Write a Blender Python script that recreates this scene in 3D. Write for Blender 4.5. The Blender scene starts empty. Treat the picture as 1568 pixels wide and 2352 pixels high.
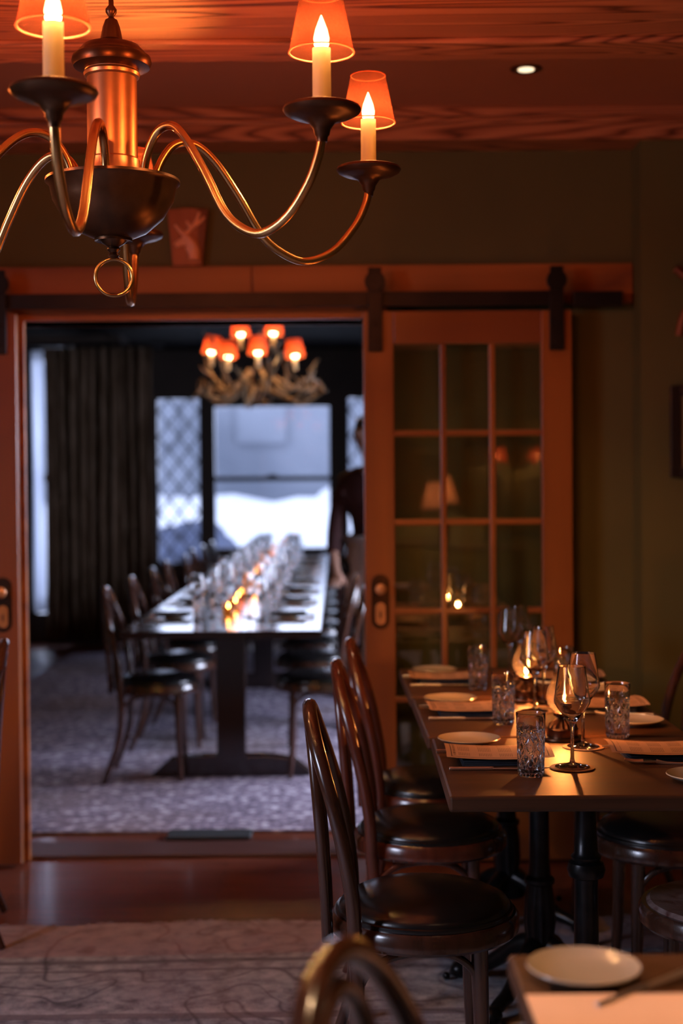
import bpy, math, random
from mathutils import Vector, Matrix
PI = math.pi
R = math.radians
S = bpy.context.scene
COL = S.collection

# ---------------------------------------------------------------- camera, world, exposure
cam_data = bpy.data.cameras.new('camera')
cam = bpy.data.objects.new('camera', cam_data); COL.objects.link(cam); S.camera = cam
cam_data.sensor_fit = 'VERTICAL'; cam_data.sensor_height = 36.0; cam_data.sensor_width = 24.0
cam_data.lens = 50.0
cam_data.clip_start = 0.05; cam_data.clip_end = 300
EYE = 1.36
YAW, PITCH, ROLL = math.atan(14/3267), math.atan(52/3267), -0.0078
fwd = Vector((math.sin(YAW)*math.cos(PITCH), math.cos(YAW)*math.cos(PITCH), -math.sin(PITCH)))
q = fwd.to_track_quat('-Z', 'Y')
cam.matrix_world = Matrix.Translation((0, 0, EYE)) @ q.to_matrix().to_4x4() @ Matrix.Rotation(ROLL, 4, 'Z')
cam_data.dof.use_dof = True
cam_data.dof.focus_distance = 2.92
cam_data.dof.aperture_fstop = 2.2

world = bpy.data.worlds.new('world'); S.world = world; world.use_nodes = True
wn = world.node_tree; wn.nodes.clear()
wo = wn.nodes.new('ShaderNodeOutputWorld'); wb = wn.nodes.new('ShaderNodeBackground')
wb.inputs['Color'].default_value = (0.66, 0.72, 0.96, 1); wb.inputs['Strength'].default_value = 2.5
wn.links.new(wb.outputs[0], wo.inputs[0])

S.view_settings.view_transform = 'Standard'
S.view_settings.look = 'None'
S.view_settings.gamma = 1.0
S.view_settings.use_curve_mapping = False
S.view_settings.exposure = 0.0
try:
    S.cycles.max_bounces = 16; S.cycles.transparent_max_bounces = 24
    S.cycles.transmission_bounces = 16; S.cycles.diffuse_bounces = 3; S.cycles.glossy_bounces = 5
    S.cycles.caustics_reflective = False; S.cycles.caustics_refractive = False
    S.cycles.sample_clamp_indirect = 4.0
except Exception:
    pass

BULB_W = 22.0           # chandelier lamps, watts each
CANDLE_W = 4.6
WARM = (1.0, 0.46, 0.15)
FLAME = (1.0, 0.40, 0.14)

def portal(name, loc, sx, sy, rot):
    l = bpy.data.lights.new(name, 'AREA'); l.shape = 'RECTANGLE'; l.size = sx; l.size_y = sy
    l.cycles.is_portal = True
    o = bpy.data.objects.new(name, l); COL.objects.link(o); o.location = loc; o.rotation_euler = rot
    return o
portal('window_daylight', (-0.62, 14.3, 1.48), 2.4, 1.7, (R(-90), 0, 0))
portal('window_daylight', (-2.35, 12.85, 1.4), 0.7, 2.3, (R(-90), 0, 0))
portal('window_daylight', (-2.95, 1.3, 1.5), 1.5, 1.5, (R(90), 0, R(-90)))
portal('window_daylight', (2.42, 7.0, 1.5), 1.4, 1.5, (R(90), 0, R(90)))

def sky_area(name, loc, sx, sy, rot, watts):
    l = bpy.data.lights.new(name, 'AREA'); l.shape = 'RECTANGLE'; l.size = sx; l.size_y = sy
    l.energy = watts; l.color = (.70, .76, 1.0)
    o = bpy.data.objects.new(name, l); COL.objects.link(o); o.location = loc; o.rotation_euler = rot
    return o
sky_area('overcast_sky_light', (-3.6, 1.3, 2.5), 2.2, 2.0, (R(52), 0, R(-90)), 310)
sky_area('overcast_sky_light', (2.9, 7.0, 2.0), 2.2, 2.0, (R(62), 0, R(90)), 620)
sky_area('overcast_sky_light', (-.6, 14.9, 2.3), 2.8, 1.9, (R(-65), 0, 0), 110)
sky_area('overcast_sky_light', (-2.5, 13.1, 1.5), .7, 2.2, (R(-90), 0, 0), 60)

def point(name, loc, watts, col, radius=0.012):
    l = bpy.data.lights.new(name, 'POINT'); l.energy = watts; l.color = col; l.shadow_soft_size = radius
    o = bpy.data.objects.new(name, l); COL.objects.link(o); o.location = loc
    return o

# ---------------------------------------------------------------- materials
def new_mat(name):
    m = bpy.data.materials.new(name); m.use_nodes = True
    nt = m.node_tree; nt.nodes.clear()
    out = nt.nodes.new('ShaderNodeOutputMaterial')
    return m, nt, out

def bsdf(nt, out, col=(.5,.5,.5), rough=.5, metal=0.0, spec=.5, coat=0.0):
    b = nt.nodes.new('ShaderNodeBsdfPrincipled')
    b.inputs['Base Color'].default_value = (*col, 1); b.inputs['Roughness'].default_value = rough
    b.inputs['Metallic'].default_value = metal; b.inputs['Specular IOR Level'].default_value = spec
    b.inputs['Coat Weight'].default_value = coat; b.inputs['Coat Roughness'].default_value = 0.12
    nt.links.new(b.outputs[0], out.inputs[0])
    return b

def coords(nt, scale=(1,1,1), rot=(0,0,0)):
    t = nt.nodes.new('ShaderNodeTexCoord'); mp = nt.nodes.new('ShaderNodeMapping')
    mp.inputs['Scale'].default_value = scale; mp.inputs['Rotation'].default_value = rot
    nt.links.new(t.outputs['Object'], mp.inputs[0])
    return mp.outputs[0]

def noise(nt, vec, scale, detail=4, rough=.55, dist=0.0):
    n = nt.nodes.new('ShaderNodeTexNoise'); n.inputs['Scale'].default_value = scale
    n.inputs['Detail'].default_value = detail; n.inputs['Roughness'].default_value = rough
    n.inputs['Distortion'].default_value = dist
    nt.links.new(vec, n.inputs['Vector'])
    return n.outputs['Fac']

def ramp(nt, fac, stops):
    r = nt.nodes.new('ShaderNodeValToRGB'); e = r.color_ramp.elements
    while len(e) < len(stops): e.new(0.5)
    for el, (p, c) in zip(e, stops):
        el.position = p; el.color = (*c, 1)
    nt.links.new(fac, r.inputs[0])
    return r.outputs[0]

def bump(nt, b, fac, strength=.2, dist=.01):
    n = nt.nodes.new('ShaderNodeBump'); n.inputs['Strength'].default_value = strength
    n.inputs['Distance'].default_value = dist
    nt.links.new(fac, n.inputs['Height']); nt.links.new(n.outputs[0], b.inputs['Normal'])

def simple(name, col, rough=.5, metal=0.0, var=.25, scale=8, stretch=(1,1,1), bmp=0.0, spec=.5, coat=0.0, rvar=0.0):
    m, nt, out = new_mat(name)
    b = bsdf(nt, out, col, rough, metal, spec, coat)
    v = coords(nt, stretch)
    f = noise(nt, v, scale)
    lo = tuple(c*(1-var) for c in col); hi = tuple(min(1, c*(1+var)) for c in col)
    nt.links.new(ramp(nt, f, [(.3, lo), (.7, hi)]), b.inputs['Base Color'])
    if bmp: bump(nt, b, f, bmp, .004)
    if rvar:
        mr = nt.nodes.new('ShaderNodeMapRange'); mr.inputs[3].default_value = max(0, rough-rvar); mr.inputs[4].default_value = rough+rvar
        nt.links.new(f, mr.inputs[0]); nt.links.new(mr.outputs[0], b.inputs['Roughness'])
    return m

def oak(name, dark, mid, light, rough=.38, along='X', freq=1.0, coat=.0, figure=5.0):
    m, nt, out = new_mat(name)
    b = bsdf(nt, out, mid, rough, coat=coat)
    st = {'X': (.35, 3.2, 3.2), 'Y': (3.2, .35, 3.2), 'Z': (3.2, 3.2, .35)}[along]
    v = coords(nt, tuple(s*freq for s in st))
    n1 = noise(nt, v, 1.3, 2, .38, .35)
    mul = nt.nodes.new('ShaderNodeMath'); mul.operation = 'MULTIPLY'; mul.inputs[1].default_value = figure*2.6
    nt.links.new(n1, mul.inputs[0])
    fr = nt.nodes.new('ShaderNodeMath'); fr.operation = 'PINGPONG'; fr.inputs[1].default_value = 0.5
    nt.links.new(mul.outputs[0], fr.inputs[0])
    v2 = coords(nt, {'X': (2, 60, 60), 'Y': (60, 2, 60), 'Z': (60, 60, 2)}[along])
    n2 = noise(nt, v2, 2.0, 3, .6)
    mx = nt.nodes.new('ShaderNodeMath'); mx.operation = 'MULTIPLY_ADD'; mx.inputs[1].default_value = .30
    nt.links.new(n2, mx.inputs[0]); 
    h = nt.nodes.new('ShaderNodeMath'); h.operation = 'MULTIPLY'; h.inputs[1].default_value = 1.5
    nt.links.new(fr.outputs[0], h.inputs[0]); nt.links.new(h.outputs[0], mx.inputs[2])
    c = ramp(nt, mx.outputs[0], [(.14, dark), (.42, mid), (.80, light)])
    nt.links.new(c, b.inputs['Base Color'])
    bump(nt, b, mx.outputs[0], .15, .002)
    return m

def emit(name, col, strength, see_through=True):
    m, nt, out = new_mat(name)
    e = nt.nodes.new('ShaderNodeEmission'); e.inputs[0].default_value = (*col, 1); e.inputs[1].default_value = strength
    if see_through:                      # a glowing glass envelope or flame: light passes through it
        t = nt.nodes.new('ShaderNodeBsdfTransparent'); a = nt.nodes.new('ShaderNodeAddShader')
        nt.links.new(e.outputs[0], a.inputs[0]); nt.links.new(t.outputs[0], a.inputs[1]); nt.links.new(a.outputs[0], out.inputs[0])
    else: nt.links.new(e.outputs[0], out.inputs[0])
    return m

def thin_glass(name, tint=(1,1,1), refl=1.0, ior=1.45, rough=0.02, glow=0.0):
    m, nt, out = new_mat(name)
    t = nt.nodes.new('ShaderNodeBsdfTransparent'); t.inputs[0].default_value = (*tint, 1)
    g = nt.nodes.new('ShaderNodeBsdfGlossy'); g.inputs['Roughness'].default_value = rough
    lw = nt.nodes.new('ShaderNodeLayerWeight'); lw.inputs['Blend'].default_value = .5
    pw = nt.nodes.new('ShaderNodeMath'); pw.operation = 'POWER'; pw.inputs[1].default_value = 4.0
    mu = nt.nodes.new('ShaderNodeMath'); mu.operation = 'MULTIPLY_ADD'; mu.inputs[1].default_value = .85; mu.inputs[2].default_value = .05*refl; mu.use_clamp = True
    mx = nt.nodes.new('ShaderNodeMixShader')
    nt.links.new(lw.outputs['Facing'], pw.inputs[0]); nt.links.new(pw.outputs[0], mu.inputs[0]); nt.links.new(mu.outputs[0], mx.inputs[0])
    if glow:
        d = nt.nodes.new('ShaderNodeBsdfTranslucent'); d.inputs[0].default_value = (*tint, 1)
        m0 = nt.nodes.new('ShaderNodeMixShader'); m0.inputs[0].default_value = glow
        nt.links.new(t.outputs[0], m0.inputs[1]); nt.links.new(d.outputs[0], m0.inputs[2]); t = m0
    nt.links.new(t.outputs[0], mx.inputs[1]); nt.links.new(g.outputs[0], mx.inputs[2])
    nt.links.new(mx.outputs[0], out.inputs[0])
    return m

def clear_glass(name, tint=(1,1,1), ior=1.45):
    m, nt, out = new_mat(name)
    g = nt.nodes.new('ShaderNodeBsdfGlass'); g.inputs['Color'].default_value = (*tint, 1)
    g.inputs['Roughness'].default_value = 0.0; g.inputs['IOR'].default_value = ior
    nt.links.new(g.outputs[0], out.inputs[0])
    return m

def shade_mat(name, col, trans=.25):
    m, nt, out = new_mat(name)
    t = nt.nodes.new('ShaderNodeBsdfTransparent'); t.inputs[0].default_value = (1, .66, .52, 1)
    d = nt.nodes.new('ShaderNodeBsdfTranslucent')
    f = noise(nt, coords(nt), 26, 4)
    c = ramp(nt, f, [(.35, tuple(x*.75 for x in col)), (.7, col)])
    nt.links.new(c, d.inputs[0])
    df = nt.nodes.new('ShaderNodeBsdfDiffuse'); nt.links.new(c, df.inputs[0])
    m1 = nt.nodes.new('ShaderNodeMixShader'); m1.inputs[0].default_value = .3
    nt.links.new(d.outputs[0], m1.inputs[1]); nt.links.new(df.outputs[0], m1.inputs[2])
    m2 = nt.nodes.new('ShaderNodeMixShader'); m2.inputs[0].default_value = trans
    nt.links.new(m1.outputs[0], m2.inputs[1]); nt.links.new(t.outputs[0], m2.inputs[2])
    nt.links.new(m2.outputs[0], out.inputs[0])
    return m

def candle_mat(name):
    m, nt, out = new_mat(name)
    b = bsdf(nt, out, (.85, .72, .5), .45)
    b.inputs['Subsurface Weight'].default_value = .0
    d = nt.nodes.new('ShaderNodeBsdfTranslucent'); d.inputs[0].default_value = (.9, .75, .5, 1)
    mx = nt.nodes.new('ShaderNodeMixShader'); mx.inputs[0].default_value = .65
    nt.links.new(b.outputs[0], mx.inputs[1]); nt.links.new(d.outputs[0], mx.inputs[2]); nt.links.new(mx.outputs[0], out.inputs[0])
    return m

def plank_floor(name):
    m, nt, out = new_mat(name)
    b = bsdf(nt, out, (.1, .03, .015), .34, coat=.25)
    v = coords(nt, (1, 1, 1))
    br = nt.nodes.new('ShaderNodeTexBrick'); br.offset = .37
    br.inputs['Scale'].default_value = 1.0; br.inputs['Mortar Size'].default_value = .0015
    br.inputs['Brick Width'].default_value = 1.1; br.inputs['Row Height'].default_value = .057
    br.inputs['Color1'].default_value = (.17, .045, .024, 1); br.inputs['Color2'].default_value = (.11, .030, .016, 1)
    br.inputs['Mortar'].default_value = (.02, .007, .004, 1)
    nt.links.new(v, br.inputs['Vector'])
    f = noise(nt, coords(nt, (.8, 9, 9)), 5, 5)
    mx = nt.nodes.new('ShaderNodeMix'); mx.data_type = 'RGBA'; mx.blend_type = 'MULTIPLY'; mx.inputs['Factor'].default_value = .8
    nt.links.new(br.outputs[0], mx.inputs['A'])
    nt.links.new(ramp(nt, f, [(.25, (.5,.5,.5)), (.75, (1.4,1.3,1.2))]), mx.inputs['B'])
    nt.links.new(mx.outputs['Result'], b.inputs['Base Color'])
    r = noise(nt, coords(nt, (1, 1, 1)), 3.5, 5)
    mr = nt.nodes.new('ShaderNodeMapRange'); mr.inputs[3].default_value = .22; mr.inputs[4].default_value = .5
    nt.links.new(r, mr.inputs[0]); nt.links.new(mr.outputs[0], b.inputs['Roughness'])
    return m

def rug_mat(name, base, dark, light, tint, scale, vs=2.2, pamt=.5, bands=()):
    m, nt, out = new_mat(name)
    b = bsdf(nt, out, base, .95, spec=.15)
    v = coords(nt)
    def math_(op, a, bb=None, val=None):
        n = nt.nodes.new('ShaderNodeMath'); n.operation = op
        nt.links.new(a, n.inputs[0])
        if bb is not None: nt.links.new(bb, n.inputs[1])
        if val is not None: n.inputs[1].default_value = val
        return n.outputs[0]
    # wandering vines: thin iso-lines of a smooth noise
    n1 = noise(nt, v, scale*.9, 2, .4, .4)
    l1 = math_('PINGPONG', math_('MULTIPLY', n1, val=7.0), val=.5)
    vines = ramp(nt, l1, [(0.0, (1,1,1)), (.09, (0,0,0))])
    vo = nt.nodes.new('ShaderNodeTexVoronoi'); vo.inputs['Scale'].default_value = scale*vs
    nt.links.new(v, vo.inputs['Vector'])
    petc = ramp(nt, vo.outputs['Distance'], [(.20, (1,1,1)), (.36, (0,0,0))])
    wear = noise(nt, v, scale*6, 5, .7)
    big = noise(nt, v, .9, 3, .6)
    c0 = ramp(nt, wear, [(.3, dark), (.5, base), (.72, light)])
    def mixc(fac, a, bcol, amt):
        mx = nt.nodes.new('ShaderNodeMix'); mx.data_type = 'RGBA'
        f2 = math_('MULTIPLY', fac, val=amt)
        nt.links.new(f2, mx.inputs['Factor']); nt.links.new(a, mx.inputs['A']); mx.inputs['B'].default_value = (*bcol, 1)
        return mx.outputs['Result']
    c1 = mixc(vines, c0, dark, .85)
    c2 = mixc(petc, c1, light, pamt)
    bigm = ramp(nt, big, [(.45, (0,0,0)), (.65, (1,1,1))])
    c3 = mixc(bigm, c2, tint, .45)
    sp = nt.nodes.new('ShaderNodeSeparateXYZ'); nt.links.new(v, sp.inputs[0])
    wob = noise(nt, v, 1.3, 2, .5)
    yy = nt.nodes.new('ShaderNodeMath'); yy.operation = 'MULTIPLY_ADD'; yy.inputs[1].default_value = .06
    nt.links.new(wob, yy.inputs[0]); nt.links.new(sp.outputs[1], yy.inputs[2])
    for lo, hi, bc, am in bands:
        a_ = math_('GREATER_THAN', yy.outputs[0], val=lo); b_ = math_('LESS_THAN', yy.outputs[0], val=hi)
        k_ = math_('MULTIPLY', a_, b_); k_ = math_('MULTIPLY', k_, ramp(nt, wear, [(.25, (.3,.3,.3)), (.65, (1,1,1))]))
        c3 = mixc(k_, c3, bc, am)
    nt.links.new(c3, b.inputs['Base Color'])
    fine = noise(nt, v, 170, 3, .7)
    bump(nt, b, fine, .7, .004)
    return m

def menu_mat(name, w, d):
    """cream card with a printed border and columns of small illegible lines"""
    m, nt, out = new_mat(name)
    b = bsdf(nt, out, (.44, .235, .14), .7)
    t = nt.nodes.new('ShaderNodeTexCoord'); s = nt.nodes.new('ShaderNodeSeparateXYZ')
    nt.links.new(t.outputs['Object'], s.inputs[0])
    def M(op, a, b_):
        n = nt.nodes.new('ShaderNodeMath'); n.operation = op
        for i, x in enumerate((a, b_)):
            if isinstance(x, (int, float)): n.inputs[i].default_value = x
            else: nt.links.new(x, n.inputs[i])
        return n.outputs[0]
    ax = M('ABSOLUTE', s.outputs[0], 0); ay = M('ABSOLUTE', s.outputs[1], 0)
    def band(v, lo, hi): return M('MULTIPLY', M('GREATER_THAN', v, lo), M('LESS_THAN', v, hi))
    inx = M('LESS_THAN', ax, w/2-.010); iny = M('LESS_THAN', ay, d/2-.008)
    bx = M('MULTIPLY', band(ax, w/2-.0125, w/2-.010), iny)
    by = M('MULTIPLY', band(ay, d/2-.0105, d/2-.008), inx)
    border = M('MAXIMUM', bx, by)
    rows = M('LESS_THAN', M('FRACT', M('MULTIPLY', s.outputs[0], 270), 0), .45)
    cols = M('LESS_THAN', M('FRACT', M('ADD', M('MULTIPLY', s.outputs[1], 17), .5), 0), .78)
    blk = M('LESS_THAN', M('FRACT', M('MULTIPLY', s.outputs[0], 22), 0), .62)
    inn = M('MULTIPLY', M('LESS_THAN', ax, w/2-.022), M('LESS_THAN', ay, d/2-.018))
    nz = noise(nt, coords(nt, (600, 60, 1)), 6, 2)
    letters = M('GREATER_THAN', nz, .44)
    txt = M('MULTIPLY', M('MULTIPLY', M('MULTIPLY', rows, cols), M('MULTIPLY', blk, inn)), letters)
    hd = M('MULTIPLY', band(M('ADD', s.outputs[0], w/2), .015, .0205), M('LESS_THAN', M('FRACT', M('MULTIPLY', s.outputs[1], 75), 0), .6))
    hd = M('MULTIPLY', hd, M('LESS_THAN', ay, d/2-.02))
    ink = M('MAXIMUM', M('MAXIMUM', border, hd), M('MULTIPLY', txt, .8))
    mx = nt.nodes.new('ShaderNodeMix'); mx.data_type = 'RGBA'
    nt.links.new(ink, mx.inputs['Factor'])
    mx.inputs['A'].default_value = (.44, .235, .14, 1); mx.inputs['B'].default_value = (.08, .03, .015, 1)
    nt.links.new(mx.outputs['Result'], b.inputs['Base Color'])
    return m

M = {}
M['wall_green'] = simple('olive_wall_paint', (.100, .084, .023), .75, var=.10, scale=2.0)
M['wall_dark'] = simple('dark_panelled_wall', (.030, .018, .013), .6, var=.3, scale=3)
M['ceiling_paint'] = simple('rust_ceiling_paint', (.42, .165, .085), .7, var=.06, scale=2)
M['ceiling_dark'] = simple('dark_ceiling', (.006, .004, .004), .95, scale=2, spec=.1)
M['oak_beam'] = oak('red_oak_beam', (.10, .028, .012), (.37, .125, .055), (.50, .19, .085), .42, 'X', 1.0, figure=15)
M['oak_header'] = oak('fir_header_board', (.20, .055, .018), (.30, .090, .020), (.38, .120, .030), .40, 'X', .8, figure=2)
M['door_wood'] = oak('orange_fir_door', (.20, .055, .016), (.215, .060, .012), (.29, .086, .018), .36, 'Z', .7, coat=.06, figure=1.6)
M['door_wood_x'] = oak('orange_fir_rail', (.20, .055, .016), (.215, .060, .012), (.29, .086, .018), .36, 'X', .7, coat=.06, figure=1.6)
M['floor'] = plank_floor('dark_red_floorboards')
M['threshold'] = simple('dark_threshold_wood', (.075, .030, .024), .4, var=.3, stretch=(.7,12,12))
M['rug_front'] = rug_mat('faded_grey_pink_rug', (.36, .365, .41), (.10, .10, .12), (.62, .62, .66), (.40, .25, .23), 2.6, 4.5, .30,
    bands=((4.16, 4.7, (.40, .20, .19), .6), (4.09, 4.12, (.10, .085, .09), .8), (4.02, 4.035, (.10, .085, .09), .7), (3.66, 3.70, (.14, .10, .10), .7), (3.60, 3.61, (.14, .10, .10), .6)))
M['rug_back'] = rug_mat('faded_blue_mauve_rug', (.205, .165, .225), (.085, .065, .105), (.62, .57, .66), (.22, .15, .12), 6.0, 2.6, .95, bands=((5.6, 5.66, (.12, .10, .13), .6), (5.80, 5.815, (.10, .08, .12), .7)))
M['black_iron'] = simple('black_iron', (.016, .014, .014), .42, .6, var=.3, bmp=.1)
M['cast_iron'] = simple('black_cast_iron', (.020, .019, .020), .30, .75, var=.3, scale=30, bmp=.15)
M['brass_dark'] = simple('dark_aged_bronze', (.10, .045, .022), .33, .85, var=.35, scale=10)
M['brass'] = simple('aged_brass', (.62, .33, .13), .26, 1.0, var=.18, scale=14)
M['brass_col'] = simple('brushed_copper_column', (.62, .34, .17), .36, .95, var=.2, scale=9)
M['candle'] = candle_mat('ivory_candle_sleeve')
M['shade'] = shade_mat('red_mica_shade', (.030, .0085, .005), .50)
M['shade_far'] = shade_mat('red_fabric_shade', (.50, .15, .08), .10)
M['shade_cream'] = shade_mat('cream_fabric_shade', (.95, .62, .42), .05)
M['bulb'] = emit('glowing_candle_bulb', (1.0, .72, .38), 60)
M['bulb_far'] = emit('glowing_small_bulb', (1.0, .70, .36), 18)
M['flame'] = emit('candle_flame', (1.0, .62, .25), 45)
M['flame_far'] = emit('distant_flame', (1.0, .60, .28), 70)
M['down_lens'] = emit('downlight_lens', (1.0, .78, .5), 1.6, False)
M['chair_wood'] = simple('bentwood_walnut', (.050, .018, .010), .22, var=.45, scale=5, stretch=(4,4,.8), coat=.6)
M['chair_wood2'] = simple('bentwood_mahogany', (.085, .022, .012), .22, var=.4, scale=5, stretch=(4,4,.8), coat=.6)
M['vinyl'] = simple('black_vinyl', (.009, .008, .008), .26, var=.2, scale=60, bmp=.05, spec=.6)
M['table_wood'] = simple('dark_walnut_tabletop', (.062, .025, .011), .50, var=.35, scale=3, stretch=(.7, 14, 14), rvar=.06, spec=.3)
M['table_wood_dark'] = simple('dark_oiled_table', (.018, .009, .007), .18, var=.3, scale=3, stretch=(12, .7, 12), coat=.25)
M['glass'] = clear_glass('wine_glass', (1,1,1), 1.45)
M['water'] = clear_glass('water', (.98,.99,1), 1.33)
M['pane'] = thin_glass('door_pane_glass', (.93,.95,.9), 2.8, 1.5, .015)
M['window_glass'] = thin_glass('window_glass', (.95,.97,1), 1.0)
M['chimney'] = thin_glass('amber_lamp_chimney', (1,.74,.45), 1.6, 1.5, glow=.012)
M['plate'] = simple('stoneware_plate', (.40, .33, .26), .22, var=.08, scale=6, coat=.4)
M['steel'] = simple('polished_cutlery', (.92, .88, .84), .30, 1.0, var=.05)
M['coaster'] = simple('cork_coaster', (.42, .22, .12), .8, var=.15, scale=60)
M['napkin'] = simple('dark_cloth_napkin', (.022, .024, .032), .85, var=.2, scale=90, bmp=.2)
M['menu'] = menu_mat('printed_menu_card', .232, .165)
M['lamp_metal'] = simple('dark_lamp_metal', (.12, .06, .035), .30, .9, var=.3, scale=12)
M['terracotta'] = simple('terracotta_saucer', (.36, .14, .08), .6)
M['curtain'] = None
M['sheer'] = None
M['antler'] = simple('pale_antler', (.17, .105, .055), .45, var=.35, scale=18)
M['plaque'] = oak('carved_plaque_wood', (.14, .03, .012), (.27, .07, .025), (.36, .10, .04), .4, 'Z', 2.0, figure=2)
M['carving'] = simple('raised_carving_wood', (.90, .40, .20), .4, var=.12, scale=14)
M['frame_black'] = simple('black_picture_frame', (.020, .012, .010), .3, var=.2)
M['print'] = simple('dim_picture', (.18, .17, .13), .6, var=.4, scale=9)
M['snow'] = simple('snow', (.86, .89, .95), .9, var=.04, scale=2)
M['facade'] = None
M['bush'] = simple('dark_blue_bush', (.10, .12, .19), .9, var=.4, scale=3)
M['lead'] = simple('window_leading', (.02, .02, .025), .5, .4)
M['window_wood'] = simple('dark_window_frame', (.022, .012, .009), .4, var=.3)
M['shirt'] = simple('maroon_shirt_cloth', (.050, .014, .014), .85, var=.2, scale=30)
M['apron'] = simple('grey_apron_cloth', (.48, .44, .42), .9, var=.2, scale=14)
M['trousers'] = simple('black_trousers_cloth', (.012, .012, .014), .9)
M['skin'] = simple('skin', (.42, .22, .15), .5, var=.08)
M['hair'] = simple('dark_hair', (.015, .010, .008), .5, var=.4, scale=60, stretch=(6,6,1))
M['porcelain'] = simple('pale_enamel_knob', (.62, .28, .12), .25, .3, var=.2)
M['escutcheon'] = simple('dark_bronze_escutcheon', (.045, .022, .014), .35, .8)
M['grate'] = simple('black_rubber_mat', (.014, .016, .018), .7, var=.4, scale=40, bmp=.4)
M['patseat'] = None

def curtain_mat(name, cols, rough=.9):
    m, nt, out = new_mat(name)
    b = bsdf(nt, out, cols[1], rough, spec=.1)
    f = noise(nt, coords(nt, (14, 14, 1.2)), 3, 4, .6)
    c = ramp(nt, f, [(.3, cols[0]), (.5, cols[1]), (.7, cols[2])])
    nt.links.new(c, b.inputs['Base Color'])
    t = nt.nodes.new('ShaderNodeBsdfTranslucent'); nt.links.new(c, t.inputs[0])
    mx = nt.nodes.new('ShaderNodeMixShader'); mx.inputs[0].default_value = .12
    nt.links.new(b.outputs[0], mx.inputs[1]); nt.links.new(t.outputs[0], mx.inputs[2]); nt.links.new(mx.outputs[0], out.inputs[0])
    return m, mx
M['curtain'], _ = curtain_mat('brown_striped_curtain', [(.06,.034,.020), (.12,.075,.046), (.26,.18,.13)])
M['sheer'], _mx = curtain_mat('white_sheer_curtain', [(.75,.78,.85), (.82,.85,.9), (.88,.9,.95)])
_mx.inputs[0].default_value = .75

def facade_mat():
    m, nt, out = new_mat('distant_snowy_facade')
    b = bsdf(nt, out, (.3,.34,.42), .9)
    v = coords(nt)
    f = noise(nt, v, .22, 3, .5)
    c = ramp(nt, f, [(.3, (.15,.17,.21)), (.5, (.27,.295,.345)), (.75, (.42,.45,.52))])
    nt.links.new(c, b.inputs['Base Color'])
    return m
M['facade'] = facade_mat()

def pattern_seat():
    m, nt, out = new_mat('worn_patterned_seat')
    b = bsdf(nt, out, (.2,.14,.13), .38, coat=.3)
    f = noise(nt, coords(nt), 22, 4, .6, .8)
    c = ramp(nt, f, [(.35, (.10,.035,.028)), (.5, (.20,.12,.105)), (.7, (.30,.21,.19))])
    nt.links.new(c, b.inputs['Base Color']); bump(nt, b, f, .3, .003)
    return m
M['patseat'] = pattern_seat()

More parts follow.
